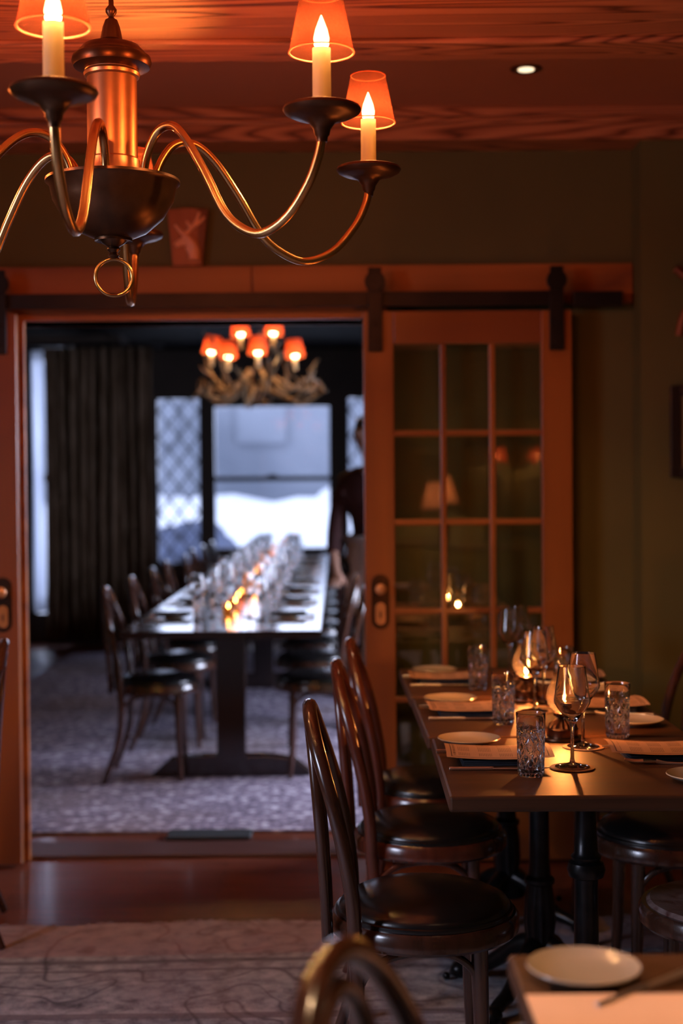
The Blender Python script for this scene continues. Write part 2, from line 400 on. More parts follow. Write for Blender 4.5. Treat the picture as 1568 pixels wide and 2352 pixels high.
# ---------------------------------------------------------------- geometry helpers
class G:
    def __init__(s): s.v = []; s.f = []
    def add(s, vs, fs):
        o = len(s.v); s.v += [tuple(x) for x in vs]; s.f += [tuple(i+o for i in f) for f in fs]; return s
    def box(s, x0, x1, y0, y1, z0, z1):
        return s.add([(x0,y0,z0),(x1,y0,z0),(x1,y1,z0),(x0,y1,z0),(x0,y0,z1),(x1,y0,z1),(x1,y1,z1),(x0,y1,z1)],
                     [(0,3,2,1),(4,5,6,7),(0,1,5,4),(1,2,6,5),(2,3,7,6),(3,0,4,7)])
    def lathe(s, prof, n=32, c=(0,0,0), fn=None):
        vs = []; fs = []
        for r, z in prof:
            for i in range(n):
                a = 2*PI*i/n; rr = r if fn is None else fn(r, z, a)
                vs.append((c[0]+rr*math.cos(a), c[1]+rr*math.sin(a), c[2]+z))
        m = len(prof)
        for j in range(m-1):
            for i in range(n):
                k = (i+1) % n
                fs.append((j*n+i, j*n+k, (j+1)*n+k, (j+1)*n+i))
        if prof[0][0] > 1e-6: fs.append(tuple(range(n-1, -1, -1)))
        if prof[-1][0] > 1e-6: fs.append(tuple((m-1)*n+i for i in range(n)))
        return s.add(vs, fs)
    def ring(s, prof, n=32, c=(0,0,0), fn=None):          # closed profile revolved
        vs = []; fs = []; m = len(prof)
        for r, z in prof:
            for i in range(n):
                a = 2*PI*i/n; rr = r if fn is None else fn(r, z, a)
                vs.append((c[0]+rr*math.cos(a), c[1]+rr*math.sin(a), c[2]+z))
        for j in range(m):
            j2 = (j+1) % m
            for i in range(n):
                k = (i+1) % n
                fs.append((j*n+i, j*n+k, j2*n+k, j2*n+i))
        return s.add(vs, fs)
    def tube(s, pts, r, n=10, closed=False, flat=1.0):
        pts = [Vector(p) for p in pts]; m = len(pts)
        rr = r if isinstance(r, (list, tuple)) else [r]*m
        T = []
        for i in range(m):
            a = pts[(i-1) % m] if (closed or i > 0) else pts[i]
            b = pts[(i+1) % m] if (closed or i < m-1) else pts[i]
            T.append((b-a).normalized())
        up = Vector((0,0,1)) if abs(T[0].z) < .9 else Vector((1,0,0))
        N = (up - T[0]*up.dot(T[0])).normalized(); vs = []; fs = []
        for i in range(m):
            N = (N - T[i]*N.dot(T[i])).normalized(); B = T[i].cross(N)
            for k in range(n):
                a = 2*PI*k/n
                vs.append(pts[i] + N*math.cos(a)*rr[i] + B*math.sin(a)*rr[i]*flat)
        L = m if closed else m-1
        for i in range(L):
            i2 = (i+1) % m
            for k in range(n):
                k2 = (k+1) % n
                fs.append((i*n+k, i*n+k2, i2*n+k2, i2*n+k))
        if not closed:
            fs.append(tuple(range(n-1, -1, -1))); fs.append(tuple((m-1)*n+k for k in range(n)))
        return s.add(vs, fs)
    def prism(s, poly, axis, a0, a1):                      # polygon in the other two axes
        n = len(poly); vs = []
        for a in (a0, a1):
            for u, w in poly:
                vs.append({'x': (a,u,w), 'y': (u,a,w), 'z': (u,w,a)}[axis])
        fs = [tuple(range(n-1,-1,-1)), tuple(range(n, 2*n))]
        for i in range(n): k = (i+1) % n; fs.append((i, k, n+k, n+i))
        return s.add(vs, fs)
    def sphere(s, c, r, n=14, sc=(1,1,1)):
        prof = [(r*math.sin(PI*i/n), -r*math.cos(PI*i/n)) for i in range(n+1)]
        o = len(s.v); s.lathe(prof, n*2)
        for i in range(o, len(s.v)):
            x, y, z = s.v[i]; s.v[i] = (c[0]+x*sc[0], c[1]+y*sc[1], c[2]+z*sc[2])
        return s

def spline(pts, n=8):
    P = [Vector(p) for p in pts]; out = []
    for i in range(len(P)-1):
        p0 = P[max(i-1,0)]; p1 = P[i]; p2 = P[i+1]; p3 = P[min(i+2, len(P)-1)]
        for k in range(n):
            t = k/n
            out.append(.5*((2*p1)+(-p0+p2)*t+(2*p0-5*p1+4*p2-p3)*t*t+(-p0+3*p1-3*p2+p3)*t**3))
    out.append(P[-1]); return out

import bmesh
def obj(name, g, mat, parent=None, smooth=True, bevel=0.0, seg=2, angle=40):
    me = bpy.data.meshes.new(name); me.from_pydata(g.v, [], g.f); me.validate()
    bm = bmesh.new(); bm.from_mesh(me); bmesh.ops.remove_doubles(bm, verts=bm.verts, dist=1e-5); bmesh.ops.recalc_face_normals(bm, faces=bm.faces)
    if smooth:
        for f in bm.faces: f.smooth = True
        for e in bm.edges:
            if len(e.link_faces) == 2 and e.calc_face_angle(0) > R(angle): e.smooth = False
    bm.to_mesh(me); bm.free()
    me.materials.append(mat)
    o = bpy.data.objects.new(name, me); COL.objects.link(o)
    if parent: o.parent = parent
    if bevel:
        b = o.modifiers.new('bevel', 'BEVEL'); b.width = bevel; b.segments = seg; b.limit_method = 'ANGLE'; b.angle_limit = R(40)
        if smooth:
            b.harden_normals = False
    return o

def tag(o, label, cat, group=None, kind=None):
    o['label'] = label; o['category'] = cat
    if group: o['group'] = group
    if kind: o['kind'] = kind
    return o
def struct(o, label=None):
    o['kind'] = 'structure'
    if label: o['label'] = label
    return o
def thing(name, label, cat, loc=(0,0,0), rz=0.0, group=None):
    o = bpy.data.objects.new(name, None); COL.objects.link(o); o.empty_display_size = .05
    o.location = loc; o.rotation_euler = (0,0,rz)
    return tag(o, label, cat, group)
def kids(o): return [c for c in bpy.data.objects if c.parent == o]
def dup(root, loc, rz=None, label=None, group=None, tilt=None, mats=None):
    def cp(o, par):
        c = o.copy(); COL.objects.link(c); c.parent = par
        for ch in TREE.get(o.name, []): cp(ch, c)
        return c
    TREE = {}
    for x in ALLKIDS(root): TREE.setdefault(x.parent.name, []).append(x)
    c = cp(root, None); c.location = loc
    if rz is not None: c.rotation_euler = (0,0,rz)
    if label: c['label'] = label
    if group: c['group'] = group
    return c
def ALLKIDS(o):
    out = []
    for c in o.children:
        out.append(c); out += ALLKIDS(c)
    return out
used = {}
def place(proto, key, loc, rz, label, group=None, name=None):
    """the first use moves the prototype itself, later uses copy it"""
    if key not in used:
        used[key] = 1; proto.location = loc; proto.rotation_euler = (0,0,rz); proto['label'] = label
        if group: proto['group'] = group
        return proto
    bpy.context.view_layer.update() if False else None
    return dup(proto, loc, rz, label, group)

# ---------------------------------------------------------------- structure
FX0, FX1, FY0 = -3.0, 3.0, -3.0
WY0, WY1 = 5.25, 5.42
CZ = 2.71
struct(obj('floor', G().box(FX0, FX1, FY0, 14.6, -.06, 0), M['floor'], smooth=False), 'dark red wooden floorboards running through both rooms')
struct(obj('ceiling', G().box(FX0, FX1, FY0, WY0, CZ, CZ+.08), M['ceiling_paint'], smooth=False), 'rust coloured ceiling between the oak beams')
OX0, OX1, OZ = -1.19, .165, 1.985
w = G().box(FX0, OX0, WY0, WY1, 0, CZ+.08).box(OX1, FX1, WY0, WY1, 0, CZ+.08).box(OX0, OX1, WY0, WY1, OZ, CZ+.08)
w.box(1.10, FX1, 5.10, WY0, 0, CZ)
struct(obj('wall_back', w, M['wall_green'], smooth=False), 'olive green wall with the wide doorway into the banquet room')
wl = G().box(FX0-.12, FX0, FY0, .55, 0, CZ).box(FX0-.12, FX0, 2.05, WY0, 0, CZ).box(FX0-.12, FX0, .55, 2.05, 0, .75).box(FX0-.12, FX0, .55, 2.05, 2.25, CZ)
struct(obj('wall_left', wl, M['wall_green'], smooth=False), 'olive green left wall of the front room')
struct(obj('wall_right', G().box(FX1, FX1+.1, FY0, WY0, 0, CZ), M['wall_green'], smooth=False), 'olive green right wall of the front room')
struct(obj('wall_front', G().box(FX0, FX1, FY0-.1, FY0, 0, CZ), M['wall_green'], smooth=False), 'olive green wall behind the viewpoint')
struct(obj('window_4', G().box(FX0-.09, FX0-.03, .55, .61, .75, 2.25).box(FX0-.09, FX0-.03, 1.99, 2.05, .75, 2.25).box(FX0-.09, FX0-.03, .61, 1.99, .75, .81)
    .box(FX0-.09, FX0-.03, .61, 1.99, 2.19, 2.25).box(FX0-.08, FX0-.04, .61, 1.99, 1.48, 1.53), M['window_wood'], smooth=False), 'dark framed side window of the front room')
# beams
b = G().box(FX0, FX1, 2.95, 3.94, 2.56, CZ)
b.box(FX0, FX1, 3.80, 3.955, 2.545, 2.56).box(FX0, FX1, 3.955, 3.985, 2.575, CZ).box(FX0, FX1, 2.93, 3.08, 2.545, 2.56)
struct(obj('trim_1', b, M['oak_beam'], smooth=False, bevel=.004), 'wide red oak ceiling beam with raised edge strips')
b = G().box(FX0, FX1, 5.07, WY0, 2.60, CZ).box(FX0, FX1, 5.035, 5.07, 2.675, CZ)
b.box(FX0, FX1, 5.05, 5.07, 2.655, 2.675)
struct(obj('trim_2', b, M['oak_beam'], smooth=False, bevel=.004), 'red oak beam along the top of the back wall')
# casing and header board
c = G().box(OX0, -1.135, 5.222, 5.25, 0, OZ).box(OX1, OX1+.022, 5.225, WY1+.01, 0, OZ+.022).box(OX0, OX1, 5.225, WY1+.01, OZ, OZ+.022)
c.box(OX0-.03, OX1+.03, 5.22, 5.25, OZ+.026, OZ+.045)
struct(obj('trim_3', c, M['oak_header'], smooth=False, bevel=.002), 'orange wooden casing around the doorway')
hb = G().box(-1.95, -.30, 5.215, WY0, 2.035, 2.18).box(-.297, 1.095, 5.215, WY0, 2.035, 2.18)
struct(obj('trim_4', hb, M['oak_header'], smooth=False, bevel=.002), 'orange header board carrying the barn door track')
struct(obj('baseboard_back', G().box(OX1+.02, 1.10, 5.235, WY0, 0, .14).box(1.085, FX1, 5.085, 5.10, 0, .14).box(FX0, OX0-.03, 5.235, WY0, 0, .14), M['oak_header'], smooth=False, bevel=.003))
struct(obj('trim_5', G().box(OX0, OX1, 5.245, 5.46, 0, .012), M['threshold'], smooth=False, bevel=.004), 'dark threshold board in the doorway')

# banquet room shell
BX0, BX1, BY = -2.85, 2.45, 14.1
bw = G().box(BX0-.1, BX0, WY1, 12.8, 0, 2.8)
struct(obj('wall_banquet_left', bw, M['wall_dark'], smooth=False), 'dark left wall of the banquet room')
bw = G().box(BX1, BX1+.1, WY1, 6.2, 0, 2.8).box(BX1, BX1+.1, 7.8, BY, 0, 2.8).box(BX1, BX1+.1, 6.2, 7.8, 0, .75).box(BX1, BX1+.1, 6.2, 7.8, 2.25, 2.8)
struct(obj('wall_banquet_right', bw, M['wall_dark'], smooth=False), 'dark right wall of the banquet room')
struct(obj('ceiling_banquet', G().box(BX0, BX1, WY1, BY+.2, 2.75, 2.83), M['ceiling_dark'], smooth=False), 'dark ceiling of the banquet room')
WIN = [(-1.78, -1.32, .62, 2.29), (-1.215, -.03, .76, 2.21), (.11, .57, .62, 2.29)]
fw = G().box(-2.0, -1.78, BY, BY+.15, 0, 2.8).box(-1.32, -1.215, BY, BY+.15, 0, 2.8).box(-.03, .11, BY, BY+.15, 0, 2.8).box(.57, BX1, BY, BY+.15, 0, 2.8)
for x0, x1, z0, z1 in WIN: fw.box(x0, x1, BY, BY+.15, 0, z0).box(x0, x1, BY, BY+.15, z1, 2.8)
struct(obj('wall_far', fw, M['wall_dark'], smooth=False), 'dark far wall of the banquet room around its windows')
sw = G().box(-2.0, -1.9, 12.8, BY, 0, 2.8).box(-1.99, -1.9, 12.7, 12.8, 0, 2.8).box(BX0, -2.68, 12.7, 12.8, .25, 2.55).box(BX0, -2.0, 12.7, 12.8, 0, .25).box(BX0, -2.0, 12.7, 12.8, 2.55, 2.8).box(-2.35, -2.0, 12.7, 12.8, .25, 2.55)
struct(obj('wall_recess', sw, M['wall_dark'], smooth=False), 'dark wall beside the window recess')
struct(obj('baseboard_left', G().box(BX0, BX0+.02, WY1, 12.7, 0, .16), M['window_wood'], smooth=False))

def win(name, x0, x1, z0, z1, lattice, label, y=BY):
    t = bpy.data.objects.new(name, None); COL.objects.link(t); t.location = ((x0+x1)/2, y, 0); struct(t, label)
    cx = (x0+x1)/2; hw = (x1-x0)/2; f = G(); b = .025
    for a in ((-hw, -hw+b), (hw-b, hw)): f.box(a[0], a[1], .02, .09, z0, z1)
    f.box(-hw+b, hw-b, .02, .09, z0, z0+b).box(-hw+b, hw-b, .02, .09, z1-b, z1)
    if not lattice: f.box(-hw+b, hw-b, .015, .085, 1.448, 1.496).box(-.05, .05, -.01, .02, 1.492, 1.515)
    obj('window_frame', f, M['window_wood'], t, smooth=False, bevel=.003)
    obj('window_pane', G().box(-hw+b, hw-b, .052, .056, z0+b, z1-b), M['window_glass'], t, smooth=False)
    if lattice:
        g = G(); s = .25; W = hw-b; H0, H1 = z0+b, z1-b
        k = -30
        for k in range(-22, 30):
            for sg in (1, -1):
                # line z = H0 + sg*1.35*(x) + k*s
                pts = []
                for x in (-W, W):
                    pts.append((x, H0+sg*1.27*x+k*s))
                (xa, za), (xb, zb) = pts
                def clip(xa, za, xb, zb):
                    if zb == za: return None
                    ts = sorted(((H0-za)/(zb-za), (H1-za)/(zb-za)))
                    t0, t1 = max(0, ts[0]), min(1, ts[1])
                    if t0 >= t1: return None
                    return (xa+(xb-xa)*t0, za+(zb-za)*t0, xa+(xb-xa)*t1, za+(zb-za)*t1)
                r_ = clip(xa, za, xb, zb)
                if r_: g.tube([(r_[0], .046, r_[1]), (r_[2], .046, r_[3])], .0095, 6)
        obj('leading', g, M['lead'], t, smooth=False)
    return t
win('window_1', *WIN[0], True, 'tall leaded lattice window left of the large sash window')
win('window_2', *WIN[1], False, 'large sash window at the far end looking onto snow')
win('window_3', *WIN[2], True, 'leaded lattice window behind the standing person')
win('window_5', -2.85, -2.35, .25, 2.55, False, 'window behind the brown curtain', 12.68)

# ---------------------------------------------------------------- outside
def blob_ground():
    g = G(); nx, ny = 40, 30; random.seed(4)
    vs = []
    for j in range(ny+1):
        for i in range(nx+1):
            x = -16+32*i/nx; y = 14.5+30*j/ny; t = max(0, (y-16)/14)
            z = -.35 + 1.35*min(1, t)**1.1 + .16*math.sin(x*.9+y*.5)*min(1,t) + .12*math.sin(x*1.7-y*.8+1)*min(1,t)
            vs.append((x, y, z))
    fs = [(j*(nx+1)+i, j*(nx+1)+i+1, (j+1)*(nx+1)+i+1, (j+1)*(nx+1)+i) for j in range(ny) for i in range(nx)]
    return g.add(vs, fs)
tag(obj('snow_bank', blob_ground(), M['snow']), 'white snow bank rising outside the far window', 'snow', kind='stuff')
g = G().box(-14, 12, 38, 44, -.5, 9)
for i, x in enumerate((-9,-5.5,-2.6,.4,3.4)): g.box(x, x+1.3, 37.8, 38, 2.6, 4.4)
g.box(-14.4, 12.4, 37.2, 38, 4.9, 5.4)
tag(obj('distant_building', g, M['facade'], smooth=False), 'hazy blue grey building across the snow outside the window', 'building')
g = G().sphere((-1.95, 19.5, -.1), .8, 10, (1.1, 1, 1.25))
for i in range(14):
    random.seed(i); g.sphere((-1.95+random.uniform(-.6,.6), 19.3+random.uniform(-.5,.3), random.uniform(.2,.75)), random.uniform(.15,.35), 6)
tag(obj('bush', g, M['bush']), 'dark bluish bush in the snow at the lower left of the window', 'bush')
g = G().sphere((1.0, 30.5, 1.3), .75, 10, (1.2, 1, .7)).sphere((.2, 30.4, 1.15), .5, 10, (1.2,1,.6))
tag(obj('snow_mound', g, M['snow']), 'rounded snow mound at the right of the far window view', 'snow')

# ---------------------------------------------------------------- barn doors
DY0, DY1 = 5.128, 5.166
def barn_door(name, x0, label, handle_left=True):
    t = bpy.data.objects.new(name, None); COL.objects.link(t); t.location = (x0, DY0, 0); struct(t, label)
    W, H, D = .752, 2.0, DY1-DY0
    st = .110
    for a in (0, W-st): obj('stile', G().box(a, a+st, 0, D, .012, H), M['door_wood'], t, smooth=False, bevel=.003)
    zr0, zr1 = .275, 1.882
    obj('rail', G().box(st, W-st, .001, D-.001, zr1, H), M['door_wood_x'], t, smooth=False, bevel=.003)
    obj('rail', G().box(st, W-st, .001, D-.001, .012, zr0), M['door_wood_x'], t, smooth=False, bevel=.003)
    iw = W-2*st; ih = zr1-zr0; cw, ch = iw/3, ih/5; mt = .011
    for i in (1, 2): obj('muntin', G().box(st+i*cw-mt, st+i*cw+mt, .004, D-.004, zr0, zr1), M['door_wood'], t, smooth=False, bevel=.004)
    for j in range(1, 5): obj('muntin', G().box(st, W-st, .006, D-.006, zr0+j*ch-mt, zr0+j*ch+mt), M['door_wood_x'], t, smooth=False, bevel=.004)
    random.seed(7)
    for i in range(3):
        for j in range(5):
            o = obj('glass_pane', G().box(-cw/2, cw/2, -.0015, .0015, -ch/2, ch/2), M['pane'], t, smooth=False)
            o.location = (st+(i+.5)*cw, D/2, zr0+(j+.5)*ch)
            o.rotation_euler = (random.uniform(-.003,.003), 0, random.uniform(-.003,.003))
    # escutcheon, knob, keyhole plate
    hx = .056 if handle_left else W-.056
    hz0, hz1 = .855, 1.052
    def stadium(w, a, b2, n=10):
        p = []
        for k in range(n+1): an = PI*k/n; p.append((hx+w*math.cos(an), b2-w+w*math.sin(an)))
        for k in range(n+1): an = PI+PI*k/n; p.append((hx+w*math.cos(an), a+w+w*math.sin(an)))
        return p
    e = obj('escutcheon', G().prism(stadium(.032, hz0, hz1), 'y', -.006, .002), M['escutcheon'], t, bevel=.002)
    obj('key_plate', G().prism(stadium(.019, hz0+.014, hz0+.096), 'y', -.009, -.005), M['porcelain'], e, bevel=.002)
    obj('keyhole', G().box(hx-.003, hx+.003, -.0100, -.0088, hz0+.04, hz0+.064), M['black_iron'], e, smooth=False)
    kn = G(); kn.sphere((0,0,0), .021, 10, (1, .62, 1)); kn.v = [(hx+x, -.040+y, hz1-.052+z) for x,y,z in kn.v]
    kn.tube([(hx, -.036, hz1-.052), (hx, -.004, hz1-.052)], .007, 10)
    obj('knob', kn, M['porcelain'], t)
    for sx in ((.022+.022), W-.056):
        hg = G().box(sx-.026, sx+.026, -.018, -.012, 1.855, 2.10)
        hg.box(sx-.026, sx+.026, -.012, .0, 1.855, 1.99)
        hg.tube([(sx, -.024, 2.105), (sx, -.006, 2.105)], .037, 20)
        hg.box(sx-.024, sx+.024, -.020, -.008, 2.10, 2.155)
        for zz in (1.885, 1.955): hg.tube([(sx, -.024, zz), (sx, -.016, zz)], .008, 8)
        obj('hanger', hg, M['black_iron'], t, bevel=.002)
    return t
barn_door('door_1', .104, 'glazed orange wooden barn door at the right of the doorway', True)
barn_door('door_2', -1.144-.752, 'orange barn door at the left edge of the doorway', False)
tr = G().box(-1.98, .815, 5.135, 5.147, 2.018, 2.072)
tk = tag(obj('barn_door_track', tr, M['black_iron'], smooth=False, bevel=.002), 'long black iron barn door track across the orange header board', 'track')
g = G()
for x in (-1.7, -.9, -.1, .6): obj('spacer', G().tube([(x, 5.146, 2.045), (x, 5.215, 2.045)], .012, 10), M['black_iron'], tk)
g = G().box(.868, 1.045, 5.15, 5.215, 2.016, 2.070)
tag(obj('track_end_block', g, M['black_iron'], smooth=False, bevel=.003), 'short black iron block on the header board past the right door', 'block')

# ---------------------------------------------------------------- small wall things
t = thing('elk_plaque', 'small wooden plaque with a carved elk head on the header board', 'plaque', (-.532, 5.222, 2.182))
pl = G().prism([(-.055, 0), (.052, 0), (.076, .205), (.0, .212), (-.074, .205)], 'y', -.008, .012)
obj('board', pl, M['plaque'], t, bevel=.003)
el = G()
def mp(px, py): return ((px-740)/12.06/632, (1740-py)/12.06/632)
def seg(pts, rr):
    P = [Vector((*[mp(*p)[0]], -.011, mp(*p)[1])) for p in pts]
    el.tube(spline(P, 4), [rr[0]+(rr[1]-rr[0])*i/((len(P)-1)*4) for i in range((len(P)-1)*4+1)], 8)
seg([(640, 870), (520, 760), (400, 600)], (.008, .004)); seg([(660, 880), (840, 720), (1000, 500), (1080, 270)], (.009, .005))
seg([(860, 680), (1060, 560), (1220, 400)], (.008, .004)); seg([(840, 700), (760, 580), (720, 500)], (.007, .003))
seg([(780, 1050), (560, 1090), (400, 1190)], (.019, .009)); seg([(700, 950), (850, 1120), (930, 1330), (920, 1580)], (.018, .020))
seg([(760, 1200), (840, 1350), (900, 1560)], (.014, .014)); seg([(640, 900), (720, 980)], (.012, .014))
obj('elk_relief', el, M['carving'], t)

t = thing('picture_frame', 'black framed picture on the wall at the right edge', 'picture', (1.46, 5.098, 1.395))
f = G()
for a in ((-.26, -.225), (.225, .26)): f.box(a[0], a[1], -.022, 0, 0, .325)
f.box(-.225, .225, -.022, 0, 0, .035).box(-.225, .225, -.022, 0, .29, .325)
obj('frame', f, M['frame_black'], t, smooth=False, bevel=.003)
obj('print', G().box(-.225, .225, -.010, -.002, .035, .29), M['print'], t, smooth=False)
t = thing('carved_wall_ornament', 'red wooden ornament on the wall above the black picture', 'ornament', (1.42, 5.095, 1.88))
g = G()
g.tube(spline([(-.20, -.012, .26), (-.12, -.014, .20), (-.04, -.014, .25), (.08, -.014, .22)], 6), .014, 8)
g.tube(spline([(-.19, -.012, .02), (-.17, -.014, .10), (-.12, -.014, .15), (-.04, -.014, .25)], 6), .013, 8)
g.tube(spline([(-.16, -.012, -.02), (-.13, -.014, .08), (-.12, -.014, .15)], 6), .011, 8)
obj('carving', g, M['plaque'], t)

t = thing('recessed_downlight', 'small round recessed downlight in the ceiling by the beam', 'ceiling light', (.625, 4.60, CZ))
obj('trim_ring', G().ring([(.034, -.004), (.050, -.004), (.052, .0), (.034, .0)], 32), M['brass_dark'], t)
obj('lens', G().lathe([(0, -.002), (.026, -.002), (.026, .001), (0, .001)], 24, (0,0,-.003)), M['down_lens'], t)
def spot(loc, watts):
    l = bpy.data.lights.new('downlight_beam', 'SPOT'); l.energy = watts; l.color = (1.0, .58, .30); l.spot_size = R(75); l.spot_blend = .8; l.shadow_soft_size = .03
    o = bpy.data.objects.new('downlight_beam', l); COL.objects.link(o); o.location = loc
spot((.625, 4.60, CZ-.02), 14)
d2 = dup(t, (.62, 1.35, CZ), 0, 'recessed downlight in the ceiling above the foreground table')
spot((.62, 1.35, CZ-.02), 75)

# ---------------------------------------------------------------- brass chandelier
CH = Vector((-.457, 2.97, 0))
def up(prof): return [(r*1.06, 1.36+(z-1.36)*1.06 if z < 2.5 else z) for r, z in prof]
t = thing('brass_chandelier', 'aged brass candle chandelier hanging at the upper left', 'chandelier', tuple(CH))
col = [(.0, 1.93), (.045, 1.93), (.058, 1.968), (.056, 1.985), (.0535, 1.99), (.0535, 2.008), (.049, 2.012), (.0485, 2.168), (.0535, 2.171), (.055, 2.177), (.052, 2.182), (.055, 2.187), (.0, 2.187)]
obj('column', G().lathe(up(col), 48), M['brass_col'], t)
cap = [(.0, 2.183), (.056, 2.183), (.074, 2.190), (.078, 2.200), (.076, 2.209), (.067, 2.214), (.066, 2.218), (.055, 2.230), (.030, 2.238), (.022, 2.243), (.017, 2.268), (.012, 2.282), (.0, 2.284)]
obj('cap', G().lathe(up(cap), 48), M['brass_dark'], t)
fin = G().lathe(up([(.0, 2.280), (.009, 2.282), (.005, 2.288), (.011, 2.297), (.011, 2.303), (.005, 2.311), (.005, CZ-.03), (.05, CZ-.02), (.055, CZ), (0, CZ)]), 24)
obj('stem', fin, M['brass_dark'], t)
bowl = [(.0, 1.850), (.030, 1.852), (.066, 1.868), (.098, 1.896), (.118, 1.930), (.124, 1.958), (.131, 1.964), (.131, 1.969), (.124, 1.970), (.118, 1.962), (.110, 1.930), (.05, 1.89), (.0, 1.89)]
obj('bowl', G().lathe(up(bowl), 64), M['brass_dark'], t)
fn = [(.0, 1.815), (.007, 1.817), (.011, 1.822), (.008, 1.828), (.013, 1.834), (.011, 1.839), (.022, 1.846), (.027, 1.853), (.037, 1.850), (.037, 1.856), (.0, 1.858)]
obj('finial', G().lathe(up(fn), 32), M['brass_dark'], t)
rg = G(); rg.tube([(.038*math.cos(a), 0, 1.805+.038*math.sin(a)) for a in [2*PI*i/40 for i in range(40)]], .0042, 10, closed=True)
o = obj('ring', rg, M['brass'], t); o.rotation_euler = (0,0,R(8))
ARMS = [(.0, -.62, -.013), (.438, -.33, .031), (.538, .25, .050), (-.045, .64, -.022), (-.53, .31, -.03), (-.53, -.30, 0)]
for i, (ax, ay, dz) in enumerate(ARMS):
    Rr = math.hypot(ax, ay); an = math.atan2(ay, ax)
    def P(r, z): return (math.cos(an)*r*Rr, math.sin(an)*r*Rr, z)
    k0 = .088/Rr; CUPZ = 2.036+dz
    pts = [P(k0, 1.96), P(k0+.01, 2.028), P(k0+.07, 2.078+dz*.2), P(k0+.15, 2.083+dz*.3), P(.38, 2.045+dz*.4), P(.47, 1.97+dz*.5), P(.56, 1.885+dz*.6), P(.65, 1.842+dz*.7), P(.74, 1.830+dz*.7), P(.85, 1.852+dz*.8), P(.94, 1.90+dz), P(.985, 1.95+dz), P(1.0, CUPZ-.05)]
    arm = obj('arm', G().tube(spline(pts, 6), .0088 if i != 0 else .0092, 14), M['brass'], t)
    cup = [(.0, 1.975), (.010, 1.975), (.011, 1.985), (.014, 1.988), (.016, 1.998), (.026, 2.012), (.040, 2.018), (.058, 2.022), (.071, 2.028), (.075, 2.034), (.073, 2.039), (.068, 2.041), (.060, 2.036), (.024, 2.032), (.0, 2.032)]
    c = G().lathe([(r*.97, z-2.04) for r, z in cup], 48)
    o = obj('drip_cup', c, M['brass_dark'], t); o.location = P(1.0, CUPZ)
    cd = G().ring([(.0175, 0), (.0168, .115), (.0155, .115), (.0160, 0)], 24)
    o2 = obj('candle_sleeve', cd, M['candle'], t); o2.location = P(1.0, CUPZ-.008)
    bl = G().lathe([(.0, 0), (.008, .002), (.013, .012), (.0145, .024), (.011, .040), (.005, .056), (.001, .066), (0, .067)], 20)
    o3 = obj('bulb', bl, M['bulb'], t); o3.location = P(1.0, CUPZ+.102)
    zb, zt, rb, rt = .100, .205, .060, .039
    sh = G().ring([(rb, zb), (rb+.0006, zb), (rt+.0006, zt), (rt, zt)], 48)
    o4 = obj('lamp_shade', sh, M['shade'], t); o4.location = P(1.0, CUPZ)
    rm = G(); rm.tube([(rb*math.cos(a), rb*math.sin(a), zb) for a in [2*PI*j/48 for j in range(48)]], .0018, 6, closed=True)
    o5 = obj('shade_rim', rm, M['shade_far'], o4); rm = G()
    rm.tube([(rt*math.cos(a), rt*math.sin(a), zt) for a in [2*PI*j/48 for j in range(48)]], .0014, 6, closed=True)
    o5 = obj('shade_rim', rm, M['shade_far'], o4)
    pl_ = point('chandelier_lamp', P(1.0, CUPZ+.125), BULB_W, WARM, .014); pl_.parent = t
    bpy.data.lights[pl_.data.name].use_shadow = True
for o in ALLKIDS(t):
    if o.name.startswith('bulb'): o.visible_shadow = True

